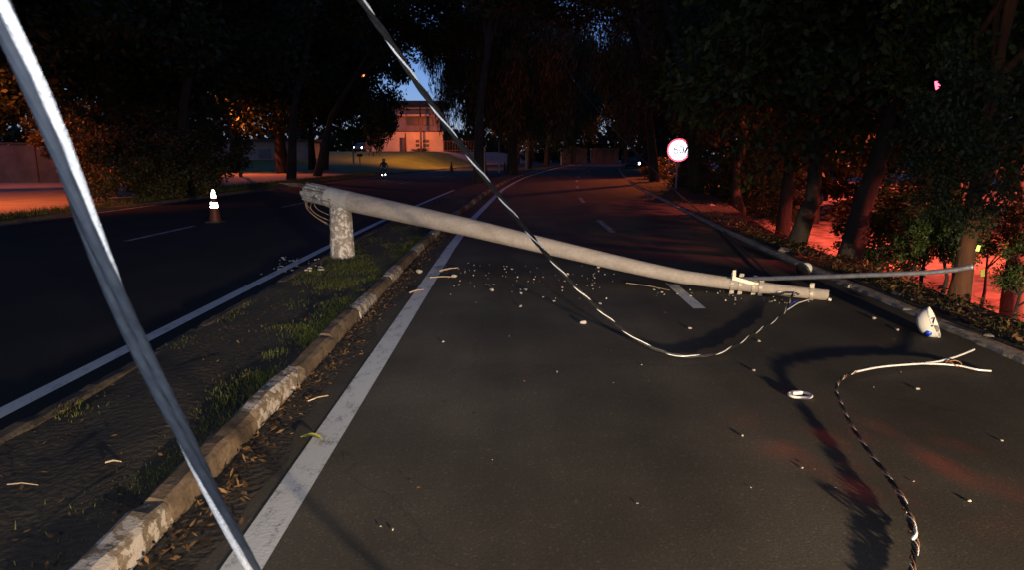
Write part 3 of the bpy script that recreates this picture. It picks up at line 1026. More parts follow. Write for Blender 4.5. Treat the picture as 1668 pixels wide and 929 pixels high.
# the wood that closes the horizon all round
def ring_pts(n):
    way = [(-120, 20), (-85, 90), (-45, 140), (-8, 150), (40, 146), (85, 110), (95, 20)]
    out = np.empty((n, 3))
    for i in range(n):
        k = random.randrange(len(way) - 1)
        t = random.random()
        x = way[k][0] * (1 - t) + way[k + 1][0] * t + random.uniform(-3, 3)
        y = way[k][1] * (1 - t) + way[k + 1][1] * t + random.uniform(-4, 4)
        h = 8.5 + 2.2 * math.sin(x * .21) + 1.6 * math.sin(x * .55 + 1) + 1.3 * math.sin(y * .4)
        if -42 < x < 0:
            h = min(h, 6.5)
        out[i] = (x, y, random.random() ** 1.1 * h)
    return out


tag(quads_object("far_woods", leaf_quads(ring_pts(26000), np.array([0, 0, .5]), 1.5, .9), M_LEAF_D), "dark distant wood along the horizon", kind="stuff")

# unseen crowns added over and behind the camera to keep the sky off
G_O = "trees added outside the view to block the sky"
sky_blockers = [(-14.8, 12, -13.0, 12, 10.5, 6.5), (6.5, 5.5, 4.6, 5.2, 9.2, 4.8), (6.4, -5, 4.0, -5, 8.5, 5.5), (-2.5, -6, -2.5, -6, 9, 5.6), (-14.8, -2, -11.0, -2, 9.5, 6.5),
          (-14.8, 4, -8.0, 5, 11.5, 6.0), (6.6, -15, 4.0, -15, 9, 6.5), (-2.5, -17, -3, -17, 9, 6.5), (-14.8, -14, -10, -14, 9.5, 6.8), (10, -2, 10.5, -2, 7, 4.6), (-20, 14, -20, 14, 7.5, 5.5), (-21, 2, -21, 2, 8, 6)]
for x0, y0, x, y, h, r in sky_blockers:
    tree("sky_block_tree", "unseen tree added over the avenue to block the sky", (x0, y0, .05), (x, y, h), (r, r, r * .62), "dense", M_LEAF_D, .3, G_O)
# crowns high above the road in the distance, which darken the top of the picture
G_T = "crowns arching over the road ahead"
for (x0, y0, x, y, h, rx, rz, lab) in [
        (8.2, 30, 4.5, 30, 11.5, 5.4, 3.8, "tall tree arching over the right carriageway from the right bank"),
        (8.8, 42, 5.5, 43, 13.5, 6.2, 5.0, "tall tree arching over the road beyond the speed sign"),
        (-14.6, 45, -10.8, 45, 13.4, 5.6, 4.6, "tall tree arching over the left carriageway"),
        (-14.9, 52, -6.4, 52, 12.7, 6.6, 4.6, "tall tree leaning over the left carriageway above the sky gap"),
        (-2.0, 40, -.4, 40, 13.0, 5.0, 3.9, "tall median tree arching above the hanging cable"),
        (-14.6, 30, -11.5, 30, 11.0, 4.6, 3.2, "tall tree arching over the left carriageway near the cone")]:
    tree("arching_tree", lab, (x0, y0, .06), (x, y, h), (rx, rx * .9, rz), "dense", M_LEAF_B if x > -3 else M_LEAF_D, .26, G_T, sub=1.0 if y > 50 else .85)


# ------------------------------------------------------------------ grass and litter (stuff)
def blades(n, sampler, hmin, hmax, w):
    out = np.empty((n, 3, 3))
    for i in range(n):
        x, y, z = sampler()
        a = random.uniform(0, 6.28)
        h = random.uniform(hmin, hmax)
        lx, ly = random.gauss(0, .4) * h, random.gauss(0, .4) * h
        out[i, 0] = (x - math.cos(a) * w / 2, y - math.sin(a) * w / 2, z - .01)
        out[i, 1] = (x + math.cos(a) * w / 2, y + math.sin(a) * w / 2, z - .01)
        out[i, 2] = (x + lx, y + ly, z + h)
    return out.reshape(-1, 3)


tufts = []
for k in range(150):
    y = random.choice([random.uniform(1.5, 8), random.uniform(4, 14), random.uniform(8, 14)])
    edge = random.random()
    if edge < .62:
        x = med_r(y) - .17 - abs(random.gauss(0, .09))
    elif edge < .78:
        x = med_l(y) + .15 + abs(random.gauss(0, .10))
    else:
        x = random.uniform(med_l(y) + .2, med_r(y) - .2)
    if y < 6.2 and -2.9 < x < -2.1 and random.random() < .8:
        continue
    tufts.append((x, y, random.uniform(.05, .14)))
for k in range(36):                       # grassier area behind and beside the stump
    tufts.append((random.uniform(-3.0, -1.9), random.uniform(10, 19), random.uniform(.12, .35)))
for k in range(26):
    tufts.append((random.uniform(-2.75, -2.0), random.uniform(8.6, 11.2), random.uniform(.08, .2)))


def s_grass():
    x, y, s_ = random.choice(tufts)
    return random.gauss(x, s_), random.gauss(y, s_ * 1.3), .09


def in_med(f):
    def g():
        while True:
            p = f()
            if med_l(p[1]) + .12 < p[0] < med_r(p[1]) - .12:
                return p
    return g


tag(quads_object("grass", blades(22000, in_med(s_grass), .010, .036, .006), M_GRASS, per=3), "short grass in tufts along the median", kind="stuff")


def s_vgrass():
    y = random.choice([random.uniform(4, 16), random.uniform(16, 45)])
    x = right_edge(y) + random.uniform(.15, verge_w(y))
    if math.sin(y * 3.1) + math.sin(y * 1.3 + 1) < .6:
        y += .5
    return x, y, .09


tag(quads_object("verge_grass", blades(4500, s_vgrass, .02, .08, .010), M_GRASS, per=3), "sparse grass on the right verge", kind="stuff")


def s_lgrass():
    y = random.uniform(12, 60)
    return left_edge(y) - random.uniform(.2, .95 if y < 30 else 2.4), y, .1


tag(quads_object("left_verge_grass", blades(9000, s_lgrass, .05, .22, .03), M_GRASS, per=3), "rough grass beside the left carriageway", kind="stuff")


def litter(n, sampler, l0, l1, flat=.25):
    out = np.empty((n, 4, 3))
    for i in range(n):
        x, y, z = sampler()
        a = random.uniform(0, 6.28)
        L = random.uniform(l0, l1)
        w = L * random.uniform(.12, .5)
        u = np.array([math.cos(a), math.sin(a), random.gauss(0, flat)])
        v = np.array([-math.sin(a), math.cos(a), random.gauss(0, flat)])
        c = np.array([x, y, z + .012 + abs(u[2]) * L * .5])
        out[i, 0] = c - u * L / 2
        out[i, 1] = c + v * w / 2
        out[i, 2] = c + u * L / 2
        out[i, 3] = c - v * w / 2
    return out.reshape(-1, 3)


def s_gut():
    y = random.uniform(2.2, 16) if random.random() < .8 else random.uniform(16, 40)
    x = med_r(y) + .02 + abs(random.gauss(0, .11)) + (.08 if math.sin(y * 2.4) > .4 else 0) * random.random()
    return x, y, .004


def s_medl():
    y = random.uniform(1.5, 14)
    return random.uniform(med_l(y) + .15, med_r(y) - .15), y, .10


def s_ver():
    y = random.uniform(3.5, 17) if random.random() < .75 else random.uniform(17, 50)
    x = right_edge(y) + .1 + random.uniform(0, verge_w(y))
    return x, y, .10 + random.uniform(0, .06)


def s_road():
    y = random.uniform(3, 30)
    return random.uniform(-1.0 + curve(y), right_edge(y)), y, .003


tag(quads_object("leaf_litter", litter(3200, s_gut, .015, .065), M_LITTER), "dry leaves in the gutter of the median", kind="stuff")
tag(quads_object("median_litter", litter(1500, s_medl, .010, .045), M_LITTER), "dry leaves and straw on the median soil", kind="stuff")
tag(quads_object("verge_litter", litter(6500, s_ver, .02, .10, .35), M_LITTER), "brown leaf litter on the right verge", kind="stuff")
tag(quads_object("road_litter", litter(420, s_road, .01, .045), M_LITTER), "bits of leaf scattered over the asphalt", kind="stuff")

# ------------------------------------------------------------------ the broken pole
# stump
S = gp(555, 428)
stump = thing("pole_stump", "broken concrete pole stump with flaking white paint, standing on the median", "pole stump", (S.x, S.y + .16, .08))
mb = MB()
N = 16
vs_, fs = [], []
H = .88
rings = 22
for i in range(rings + 1):
    z = -.15 + (H + .15) * i / rings
    for k in range(N):
        a = 2 * math.pi * k / N
        r = .205 - .028 * (z / H) + random.uniform(-.004, .004)
        if i == rings:
            zz = z + random.uniform(-.07, .0) - (.05 if math.cos(a - 2.2) > .3 else 0)
        else:
            zz = z
            if random.random() < .05:
                r -= .018
        vs_.append((math.cos(a) * r, math.sin(a) * r, zz))
for i in range(rings):
    for k in range(N):
        fs.append((i * N + k, i * N + (k + 1) % N, (i + 1) * N + (k + 1) % N, (i + 1) * N + k))
vs_.append((0, 0, H - .06))
for k in range(N):
    fs.append((rings * N + k, rings * N + (k + 1) % N, len(vs_) - 1))
mb.add(vs_, fs)
mb.build("shaft", M_STUMP, stump)
for k in range(9):                        # chunks of concrete still stuck to the top
    a = random.uniform(0, 6.28)
    me = rock_mesh(40 + k, random.uniform(.6, .9))
    me.materials.append(M_POLER)
    o = link(bpy.data.objects.new("concrete_chunk", me))
    o.parent = stump
    r = random.uniform(.03, .065)
    o.scale = (r, r * .8, r)
    o.location = (math.cos(a) * .14, math.sin(a) * .14, H - .05 + random.uniform(-.02, .02))
for k, (dx, dz, tx) in enumerate([(-.14, .16, -.25), (-.09, .20, -.16), (.12, .12, .2)]):
    mb = MB(); mb.tube([(dx, -.1, H - .1), (dx * 1.1, -.12, H + dz * .4), (tx, -.16, H + dz * .5)], .008, 6); mb.build("reinforcing_bar", M_RUST, stump)

# fallen pole
Dg = gp(1345, 492)
A_, B_ = Vector((S.x, S.y + .16, 0)), Vector((Dg.x, Dg.y + .07, 0))
cl_px = [(501, 313, 31), (520, 317, 32.8), (536, 320.6, 33.5), (555, 325, 33.6), (572, 328.5, 33.4), (600, 334.6, 32.9), (650, 345.5, 32.1), (700, 356.3, 31.4), (760, 369.5, 30.3), (820, 384, 29),
         (880, 398.5, 27.3), (940, 412.7, 26.2), (1000, 427, 25.2), (1060, 440.5, 24), (1110, 451, 23), (1160, 458, 22), (1210, 464.5, 21), (1260, 471.5, 19.6), (1310, 477.5, 18.6), (1350, 481.5, 18)]
pole_pts, pole_r = [], []
for x, y, th in cl_px:
    p = on_plane(x, y, A_, B_)
    depth = p.y * CP - (p.z - CAM_Z) * SP
    pole_pts.append(p)
    pole_r.append(th / 2 * .985 * depth / F_PX)
P0 = pole_pts[0].copy()
pole = thing("fallen_utility_pole", "grey concrete utility pole fallen across the road, its broken end on the stump", "utility pole", (P0.x, P0.y, 0))
off = Vector((P0.x, P0.y, 0))
pl = [p - off for p in pole_pts]


def refine(pts, rad, k=4):
    P, Q = [], []
    for i in range(len(pts) - 1):
        for j in range(k):
            t = j / k
            P.append(pts[i].lerp(pts[i + 1], t)); Q.append(rad[i] * (1 - t) + rad[i + 1] * t)
    P.append(pts[-1]); Q.append(rad[-1])
    return P, Q


mb = MB()
p_, r_ = refine(pl[4:], pole_r[4:], 3)
mb.tube(p_, r_, 24, jitter=.006)
mb.build("shaft", M_POLE, pole)
mb = MB()
p_, r_ = refine(pl[2:5], [a * 1.003 for a in pole_r[2:5]], 3)
mb.tube(p_, r_, 24, jitter=.008)
mb.build("painted_band", M_POLEB, pole)
# spalled end with ribs
mb = MB()
axis = (pl[2] - pl[0]).normalized()
nn = axis.cross(Vector((0, 0, 1))).normalized()
bb = axis.cross(nn)
vs_, fs = [], []
N, ringn = 40, 10
for i in range(ringn + 1):
    c = pl[0].lerp(pl[2], i / ringn)
    for k in range(N):
        a = 2 * math.pi * k / N
        r = pole_r[2] * (.93 + (.03 if (k % 5) < 2 else -.05) + random.uniform(-.015, .015))
        j = random.uniform(-.03, .03) if i == 0 else 0
        vs_.append(c + axis * j + nn * math.cos(a) * r + bb * math.sin(a) * r)
for i in range(ringn):
    for k in range(N):
        fs.append((i * N + k, i * N + (k + 1) % N, (i + 1) * N + (k + 1) % N, (i + 1) * N + k))
vs_.append(pl[0] + axis * .12)
for k in range(N):
    fs.append(((k + 1) % N, k, len(vs_) - 1))
mb.add(vs_, fs)
mb.build("broken_end", M_POLER, pole)
for k in range(11):                       # bars laid bare along the spalled end
    a = math.pi * (.95 + .1 * k) + random.uniform(-.05, .05)
    rr_ = pole_r[2] * .955
    e0, e1 = random.uniform(-.06, .10), random.uniform(.75, 1.0)
    ax2 = pl[2] - pl[0]
    mb = MB()
    mb.tube([pl[0] + ax2 * (e0 + (e1 - e0) * t) + nn * math.cos(a) * rr_ + bb * math.sin(a) * rr_ for t in (0, .33, .66, 1)], .0095, 6, jitter=.3)
    mb.build("bare_rib", M_POLEB if k % 3 else M_RUST, pole)
# bent reinforcing bars
A0 = pole_pts[0] - off
for k, (dy, px0, py0, px1, py1, px2, py2, px3, py3) in enumerate([
        (0.05, 503, 326, 494, 335, 500, 347, 538, 368), (0.0, 508, 330, 500, 340, 512, 350, 540, 360), (.08, 505, 322, 491, 328, 494, 345, 534, 364),
        (-.04, 512, 331, 512, 340, 525, 346, 542, 352), (.1, 506, 322, 492, 316, 489, 330, 520, 352)]):
    Yd = pole_pts[0].y - .12 + dy
    pts = [dp(px0, py0, Yd) - off, dp(px1, py1, Yd) - off, dp(px2, py2, Yd - .02) - off, dp(px3, py3, Yd - .03) - off]
    sm = []
    for i in range(13):
        t = i / 12
        q = (1 - t) ** 3 * pts[0] + 3 * (1 - t) ** 2 * t * pts[1] + 3 * (1 - t) * t * t * pts[2] + t ** 3 * pts[3]
        sm.append(q)
    mb = MB(); mb.tube(sm, .0085, 6); mb.build("reinforcing_bar", M_RUST, pole)
# bars stretched out over the far side to the left
for k in range(3):
    pts = [dp(508, 303 + k * 3, pole_pts[0].y + .1) - off, dp(486, 299 + k * 2, pole_pts[0].y + .15) - off, dp(455 + 8 * k, 298 + k * 2, pole_pts[0].y + .2) - off]
    mb = MB(); mb.tube(pts, .008, 6); mb.build("reinforcing_bar", M_RUST, pole)


def pole_at(x):
    xs = [a for a, _, _ in cl_px]
    for i in range(len(xs) - 1):
        if xs[i] <= x <= xs[i + 1]:
            t = (x - xs[i]) / (xs[i + 1] - xs[i])
            return pl[i].lerp(pl[i + 1], t), pole_r[i] * (1 - t) + pole_r[i + 1] * t, (pl[i + 1] - pl[i]).normalized()
    return pl[-1], pole_r[-1], (pl[-1] - pl[-2]).normalized()


def clamp(x, lug_up=True):
    c, r, ax = pole_at(x)
    mb = MB()
    rot = ax.to_track_quat('Z', 'Y').to_matrix().to_4x4()
    M = Matrix.Translation(c) @ rot
    mb.lathe([(r + .001, -.02), (r + .012, -.02), (r + .012, .02), (r + .001, .02)], 20, M, False)
    side = Vector((-ax.y, ax.x, 0)).normalized()          # away from the camera
    R3 = Matrix((ax, side, ax.cross(side))).transposed()
    for s_ in (1, -1):
        q = c + R3 @ Vector((0, -.01, s_ * (r + .035)))
        mb.box(q, (.05, .045, .07), R3)
        mb.tube([q + R3 @ Vector((0, -.05, s_ * .012)), q + R3 @ Vector((0, .05, s_ * .012))], .011, 6)
        mb.box(q + R3 @ Vector((-.012, -.05, s_ * .012)), (.03, .016, .03), R3)
    o = mb.build("clamp", M_CLAMP, pole)
    return o


for x in (1194, 1207, 1229, 1240, 1322):
    clamp(x)
# bolt eye on the shaft and the cap of the pole tip
c, r, ax = pole_at(1266)
mb = MB(); mb.tube([c + Vector((-.03, -r - .005, -.02)), c + Vector((0, -r - .035, -.01)), c + Vector((.03, -r - .005, -.03))], .014, 8); mb.build("eye_bolt", M_CLAMP, pole)
mb = MB(); c, r, ax = pole_at(1345)
mb.tube([c + Vector((0, -r - .01, -.035)), c + Vector((.03, -r - .02, -.045))], .022, 8); mb.build("tip_bolt", M_CLAMP, pole)

# steel lamp arm bolted to the pole
c0, r0, ax0 = pole_at(1200)
Yb = (c0 + off).y - .02
arm_px = [(1196, 455, Yb), (1215, 454.5, Yb - .1), (1260, 453.5, Yb - .38), (1330, 451, Yb - .8), (1400, 448.5, Yb - 1.15), (1470, 446, Yb - 1.45), (1520, 443.5, Yb - 1.64), (1555, 439.5, Yb - 1.76), (1585, 434, Yb - 1.86)]
pts = [dp(x, y, Y) - off for x, y, Y in arm_px]
p_, r_ = refine(pts, [.027] * len(pts), 3)
arm = MB(); arm.tube(p_, r_, 14, cap=False)
tip = p_[-1]; d_ = (p_[-1] - p_[-2]).normalized()
ao = arm.build("lamp_arm", M_STEEL, pole)
mb = MB()
mb.lathe([(.018, -.06), (.029, -.02), (.031, 0), (.022, .004), (.018, -.06)], 14, Matrix.Translation(tip) @ d_.to_track_quat('Z', 'Y').to_matrix().to_4x4())
mb.build("arm_end_sleeve", M_STEEL, ao)
# bracket plate between the two clamps
mb = MB()
a_, b_ = dp(1195, 453, Yb - .12) - off, dp(1240, 466, Yb - .14) - off
dirv = (b_ - a_).normalized(); side = Vector((0, 1, 0)); upv = dirv.cross(side).normalized()
R3 = Matrix((dirv, side, upv)).transposed()
mb.box((a_ + b_) / 2, ((b_ - a_).length, .02, .045), R3)
mb.box(a_ + Vector((0, 0, .04)), (.04, .03, .13), Matrix.Identity(3))
mb.build("arm_bracket", M_CLAMP, pole)


# ------------------------------------------------------------------ cables
def resample(pts, step):
    pts = np.array([tuple(p) for p in pts])
    # Catmull-Rom through the points
    P = np.vstack([2 * pts[0] - pts[1], pts, 2 * pts[-1] - pts[-2]])
    out = []
    for i in range(1, len(P) - 2):
        for t in np.linspace(0, 1, 24, endpoint=False):
            a, b, c, d = P[i - 1], P[i], P[i + 1], P[i + 2]
            out.append(.5 * (2 * b + (c - a) * t + (2 * a - 5 * b + 4 * c - d) * t * t + (3 * b - a - 3 * c + d) * t ** 3))
    out.append(P[-2])
    out = np.array(out)
    s_ = np.concatenate([[0], np.cumsum(np.linalg.norm(np.diff(out, axis=0), axis=1))])
    n = max(4, int(s_[-1] / step))
    q = np.linspace(0, s_[-1], n)
    return np.stack([np.interp(q, s_, out[:, k]) for k in range(3)], 1), q


def twisted(root, path, offset_r, pitch, strands, step=.02, zmin=None, phase=0.0, spread=None, ridged=False):
    """strands: (part name, radius, material)"""
    P, q = resample(path, step)
    T = np.gradient(P, axis=0)
    T /= np.linalg.norm(T, axis=1, keepdims=True)
    up = np.array([0, 0, 1.0])
    B1 = np.cross(T, up); B1 /= np.linalg.norm(B1, axis=1, keepdims=True) + 1e-9
    B2 = np.cross(B1, T)
    for k, (nm, r, m) in enumerate(strands):
        ang = phase + 2 * math.pi * (q / pitch + k / len(strands))
        rad = np.full(len(q), offset_r) if spread is None else offset_r * np.array([spread(v / q[-1], k) for v in q])
        C = P + B1 * (np.cos(ang) * rad)[:, None] + B2 * (np.sin(ang) * rad)[:, None]
        if zmin is not None:
            C[:, 2] = np.maximum(C[:, 2], r + zmin)
        mb = MB()
        if ridged and "black" not in nm:
            mb.tube([Vector(c) for c in C], r * .84, 36, ridge=(7, .26, 1.1 * step / .02))
        else:
            mb.tube([Vector(c) for c in C], r, 10)
        mb.build(nm, m, root)


# the cable right in front of the lens
n1, n0 = dp(82, 200, .78), dp(-4, 0, .72)
nd = (n0 - n1)
near = [tuple(n0 + nd * k + Vector((-.02, -.02, .06)) * k * k * .5) for k in (14, 10, 7, 4.5, 2.8, 1.6, .8)]
near += [tuple(n0), tuple(dp(82, 200, .78)), tuple(dp(166, 420, .85)), tuple(dp(263, 640, .96)), tuple(dp(410, 929, 1.14)), tuple(dp(480, 1060, 1.25)), (-.02, 1.40, .42), (.14, 1.50, .19), (.34, 1.60, .03), (.8, 1.7, .018)]
c1 = thing("hanging_cable", "thick grey and silver twisted cable close to the lens crossing the left side", "cable")
twisted(c1, near, .0068, 1.15, [("bare_conductor", .0060, M_ALUW), ("grey_conductor", .0072, M_INSG), ("grey_conductor", .0072, M_INSG)], .010, phase=4.6, ridged=True)

# the cable that sags down to the pole tip
s1, s0 = dp(590, 0, 2.72), dp(560, -50, 2.55)
p1 = [tuple(s0 + (s0 - s1) * k + Vector((-.01, -.01, .01)) * k * k * .1) for k in (26, 19, 13, 8.5, 5, 2.5, 1)]
for x, y, Y in [(560, -50, 2.55), (590, 0, 2.72), (640, 75, 2.98), (690, 150, 3.25), (740, 221, 3.55), (800, 302, 3.95), (880, 402, 4.6), (940, 470, 5.12), (1000, 526, 5.6)]:
    p1.append(tuple(dp(x, y, Y)))
for x, y, z in [(1045, 558, .15), (1085, 575, .06), (1125, 581, .035), (1180, 572, .035), (1240, 536, .035), (1275, 512, .05)]:
    p1.append(tuple(gp(x, y, z)))
tp = pole_at(1290)[0] + off
p1.append((tp.x - .05, tp.y - .17, .09))
p1.append((tp.x + .05, tp.y - .1, tp.z - .02))
c2 = thing("sagging_cable", "long twisted black and silver cable sagging from above across the pole to its tip", "cable")
twisted(c2, p1, .0078, .46, [("bare_conductor", .0046, M_ALU), ("black_conductor", .0088, M_INS), ("black_conductor", .0088, M_INS)], .018, zmin=.004, ridged=True)
# frayed ends beside the pole tip
for k, (m, ax_, ay_, bx_, by_, cx_, cy_) in enumerate([(M_ALU, 1278, 508, 1300, 494, 1316, 489), (M_BLUE, 1278, 507, 1292, 493, 1300, 490), (M_COPPER, 1278, 506, 1288, 492, 1290, 484)]):
    mb = MB()
    mb.tube([gp(ax_, ay_, .04), gp(bx_, by_, .07), gp(cx_, cy_, .07)], .007, 7)
    mb.build("frayed_conductor", m, c2)

# loose cable in the right foreground
pp = [(1488, 990, .03), (1486, 929, .03), (1490, 885, .035), (1478, 835, .04), (1462, 800, .05), (1440, 768, .05), (1412, 732, .05), (1385, 690, .06), (1370, 658, .07), (1362, 636, .075), (1370, 619, .07), (1392, 607, .06),
      (1430, 598, .055), (1480, 594, .05), (1505, 592, .05)]
c3 = thing("loose_cable", "loose twisted cable with stripped silver ends curling over the right foreground", "cable")
path = [tuple(gp(x, y, z)) for x, y, z in pp]
twisted(c3, path, .0078, .22, [("bare_conductor", .0024, M_ALUW), ("black_conductor", .0065, M_INS), ("black_conductor", .0065, M_INS), ("brown_conductor", .0042, M_COPPER)], .014, zmin=.003,
        spread=lambda t, k: 1.0 + (1.5 * max(0, 1 - abs(t - .17) / .14) if k in (0, 3) else .3 * max(0, 1 - abs(t - .2) / .2)))
for pts in ([(1500, 593, .045), (1525, 590, .05), (1550, 584, .06), (1570, 577, .075), (1587, 570, .09)], [(1500, 593, .045), (1535, 594, .04), (1565, 597, .035), (1592, 603, .03), (1614, 605, .02)],
            [(1395, 606, .066), (1430, 599, .064), (1470, 595, .06), (1505, 593, .055)]):
    P, q = resample([gp(*a) for a in pts], .03)
    mb = MB(); mb.tube([Vector(a) for a in P], .0085, 8); mb.build("stripped_end", M_ALU, c3)
mb = MB()
P, q = resample([gp(x, y, z) for x, y, z in [(1540, 590, .05), (1556, 588, .07), (1566, 593, .05), (1560, 598, .03), (1552, 593, .05), (1545, 589, .06)]], .01)
mb.tube([Vector(a) for a in P], .006, 6); mb.build("wire_tie", M_COPPER, c3)
mb = MB()
P, q = resample([gp(1486, 880, .05), gp(1492, 872, .07), gp(1490, 862, .06)], .01)
mb.tube([Vector(a) for a in P], .008, 6); mb.build("connector", M_WHITEP, c3)

# dim wire running down from the trees to the right-hand kerb
dw = []
for x, y, Y in [(905, 80, 42), (935, 130, 38), (1000, 210, 31), (1050, 262, 26), (1105, 315, 22.4)]:
    dw.append(tuple(dp(x, y, Y)))
for x, y in [(1150, 352), (1190, 385), (1225, 420), (1255, 447), (1275, 455)]:
    dw.append(tuple(gp(x, y, .04)))
c4 = MB()
P, q = resample(dw, .2)
c4.tube([Vector(a) for a in P], .016, 7)
tag(c4.build("fallen_wire", M_INSG), "thin dark wire slanting down from the trees to the right kerb", "wire")
uw = [tuple(dp(1552, 141, 9.2)), tuple(dp(1600, 153, 8.6)), tuple(dp(1680, 180, 8.0)), tuple(dp(1800, 222, 7.4))]
c5 = MB()
P, q = resample(uw, .3)
c5.tube([Vector(a) for a in P], .012, 7)
tag(c5.build("overhead_cable", M_INSG), "overhead cable running right from the pink street lamp", "cable")


# ------------------------------------------------------------------ broken luminaires and small things on the road
def bowl(root, L, w, h, M, mats=(None, None)):
    mb = MB()
    prof = [(1e-4, -h), (w * .45, -h * .93), (w * .78, -h * .66), (w * .96, -h * .28), (w, 0)]
    mb.lathe(prof, 24, M, sy=L)
    mb.lathe([(w * .985, 0), (w * .93, -h * .26), (w * .74, -h * .6), (w * .4, -h * .85), (1e-4, -h * .9)], 24, M, sy=L)
    mb.lathe([(w, 0), (w * 1.04, .004), (w * 1.04, .014), (w * .985, .012), (w * .985, 0)], 24, M, False, sy=L)
    return mb


b = gp(1520, 548)
lum = thing("broken_luminaire", "white street lamp head with blue socket lying on the road near the right kerb", "lamp head", b)
M = Matrix.Translation((-.02, 0, .14)) @ Matrix.Scale(1.18, 4) @ Matrix.Rotation(R(52), 4, 'Z') @ Matrix.Rotation(R(66), 4, 'X')
bowl(lum, 1.25, .105, .12, M).build("housing", M_WHITEP, lum)
mb = MB(); mb.tube([M @ Vector((-.11, -.01, .004)), M @ Vector((.11, .02, .004))], .009, 8); mb.build("seam_bar", M_DARKP, lum)
mb = MB(); mb.lathe([(.001, -.05), (.03, -.05), (.034, .0), (.02, .03), (.001, .035)], 14, M @ Matrix.Translation((.02, -.06, -.01))); mb.build("bulb_holder", M_STONE, lum)
mb = MB(); mb.lathe([(.001, -.03), (.028, -.03), (.032, .01), (.026, .035), (.001, .04)], 14, Matrix.Translation((-.085, -.05, .045)) @ Matrix.Rotation(R(50), 4, 'X')); mb.build("socket", M_BLUE, lum)

b = gp(1312, 447)
lum2 = thing("broken_luminaire", "white lamp dome with dark rim lying at the kerb behind the steel arm", "lamp head", (b.x, b.y, 0))
M = Matrix.Translation((-.02, 0, .085)) @ Matrix.Rotation(R(-118), 4, 'Y') @ Matrix.Rotation(R(18), 4, 'X')
bowl(lum2, 1.15, .095, .11, M).build("housing", M_WHITEP, lum2)
mb = MB(); mb.lathe([(.1, .0), (.118, .004), (.118, .03), (.09, .034), (.001, .036)], 22, M @ Matrix.Translation((0, 0, .014)), sy=1.15); mb.build("rim", M_DARKP, lum2)

b = gp(1303, 648)
ring = thing("gasket_ring", "white oval ring lying flat on the asphalt left of the loose cable", "ring", b)
mb = MB()
pts = [Vector((math.cos(a) * .082, math.sin(a) * .062, .018)) for a in np.linspace(0, 2 * math.pi, 33)]
mb.tube(pts, .011, 8, cap=False); mb.build("hoop", M_WHITEP, ring)
mb = MB(); mb.box((-.02, .01, .03), (.075, .028, .03), Matrix.Rotation(R(8), 3, 'Z')); mb.build("latch", M_WHITEP, ring)

# fallen leaf on the edge line
b = gp(508, 719)
lf = MB()
vs_, fs = [], []
nL = 9
for i in range(nL):
    t = i / (nL - 1)
    w = .026 * math.sin(math.pi * min(1, t * .92 + .06)) ** .8
    z = .014 + .012 * math.sin(t * 3.0)
    for s_ in (-1, 0, 1):
        vs_.append((-.075 + .15 * t, s_ * w + .012 * math.sin(t * 4), z + (.012 if s_ else 0)))
for i in range(nL - 1):
    for k in range(2):
        j = i * 3 + k
        fs.append((j, j + 1, j + 4, j + 3))
lf.add(vs_, fs, True)
o = lf.build("fallen_leaf", M_LEAFY)
o.location = b
o.rotation_euler = (0, 0, R(-12))
tag(o, "yellow green leaf lying across the edge of the white line", "leaf")


# concrete chips
rocks = []
for k in range(6):
    me = rock_mesh(k, random.uniform(.5, .9))
    me.materials.append(M_CHIP)
    rocks.append(me)
G_C = "concrete chips scattered around the fallen pole"
chips = [  # x, y, size in px, label
    (950, 528, 9, "bright white chip under the sagging cable, biggest in mid road"),
    (1228, 606, 7, "pale yellowish chip on open asphalt left of the loose cable"),
    (1423, 521, 9, "round white chip between pole tip and white lamp head"),
    (1461, 539, 6, "small white chip left of the white lamp head"),
    (740, 452, 9, "chip just right of the edge line beside the splinters"),
    (683, 445, 11, "flat white chip on the left of the edge line"),
    (848, 501, 7, "pale chip in mid road directly left of the cable shadow"),
    (856, 474, 7, "chip alone in the scatter under the middle of the pole"),
    (801, 474, 8, "chip in the scatter left of the middle, toward the edge line"),
    (722, 559, 5, "lone chip on the asphalt nearest the edge line"),
    (1124, 537, 6, "lone chip inside the sagging cable's curve"),
    (1236, 558, 6, "lone chip just right of the sagging cable's curve"),
    (1209, 712, 6, "dark little chip alone in the right foreground"),
    (1632, 720, 5, "pale chip near the right edge of the foreground"),
    (1495, 636, 6, "flat brownish chip inside the loose cable's curve"),
    (620, 860, 4, "tiny chip right of the white line in the foreground"),
    (640, 865, 5, "straw coloured chip right of the white line in the foreground"),
    (925, 448, 6, "chip close under the pole near the cable crossing"),
    (975, 437, 8, "long pale chip against the pole right of the cable"),
    (1306, 432, 5, "chip on the kerb line behind the lamp dome"),
]
for x, y, s_, lab in chips:
    p = gp(x, y)
    r = s_ * (p.y / F_PX) * .55
    o = link(bpy.data.objects.new("concrete_chip", random.choice(rocks)))
    o.scale = (r * random.uniform(.9, 1.4), r, r * .9)
    o.location = (p.x, p.y, r * .35 + .004)
    o.rotation_euler = (random.uniform(-.3, .3), random.uniform(-.3, .3), random.uniform(0, 6.28))
    tag(o, lab, "debris", G_C)
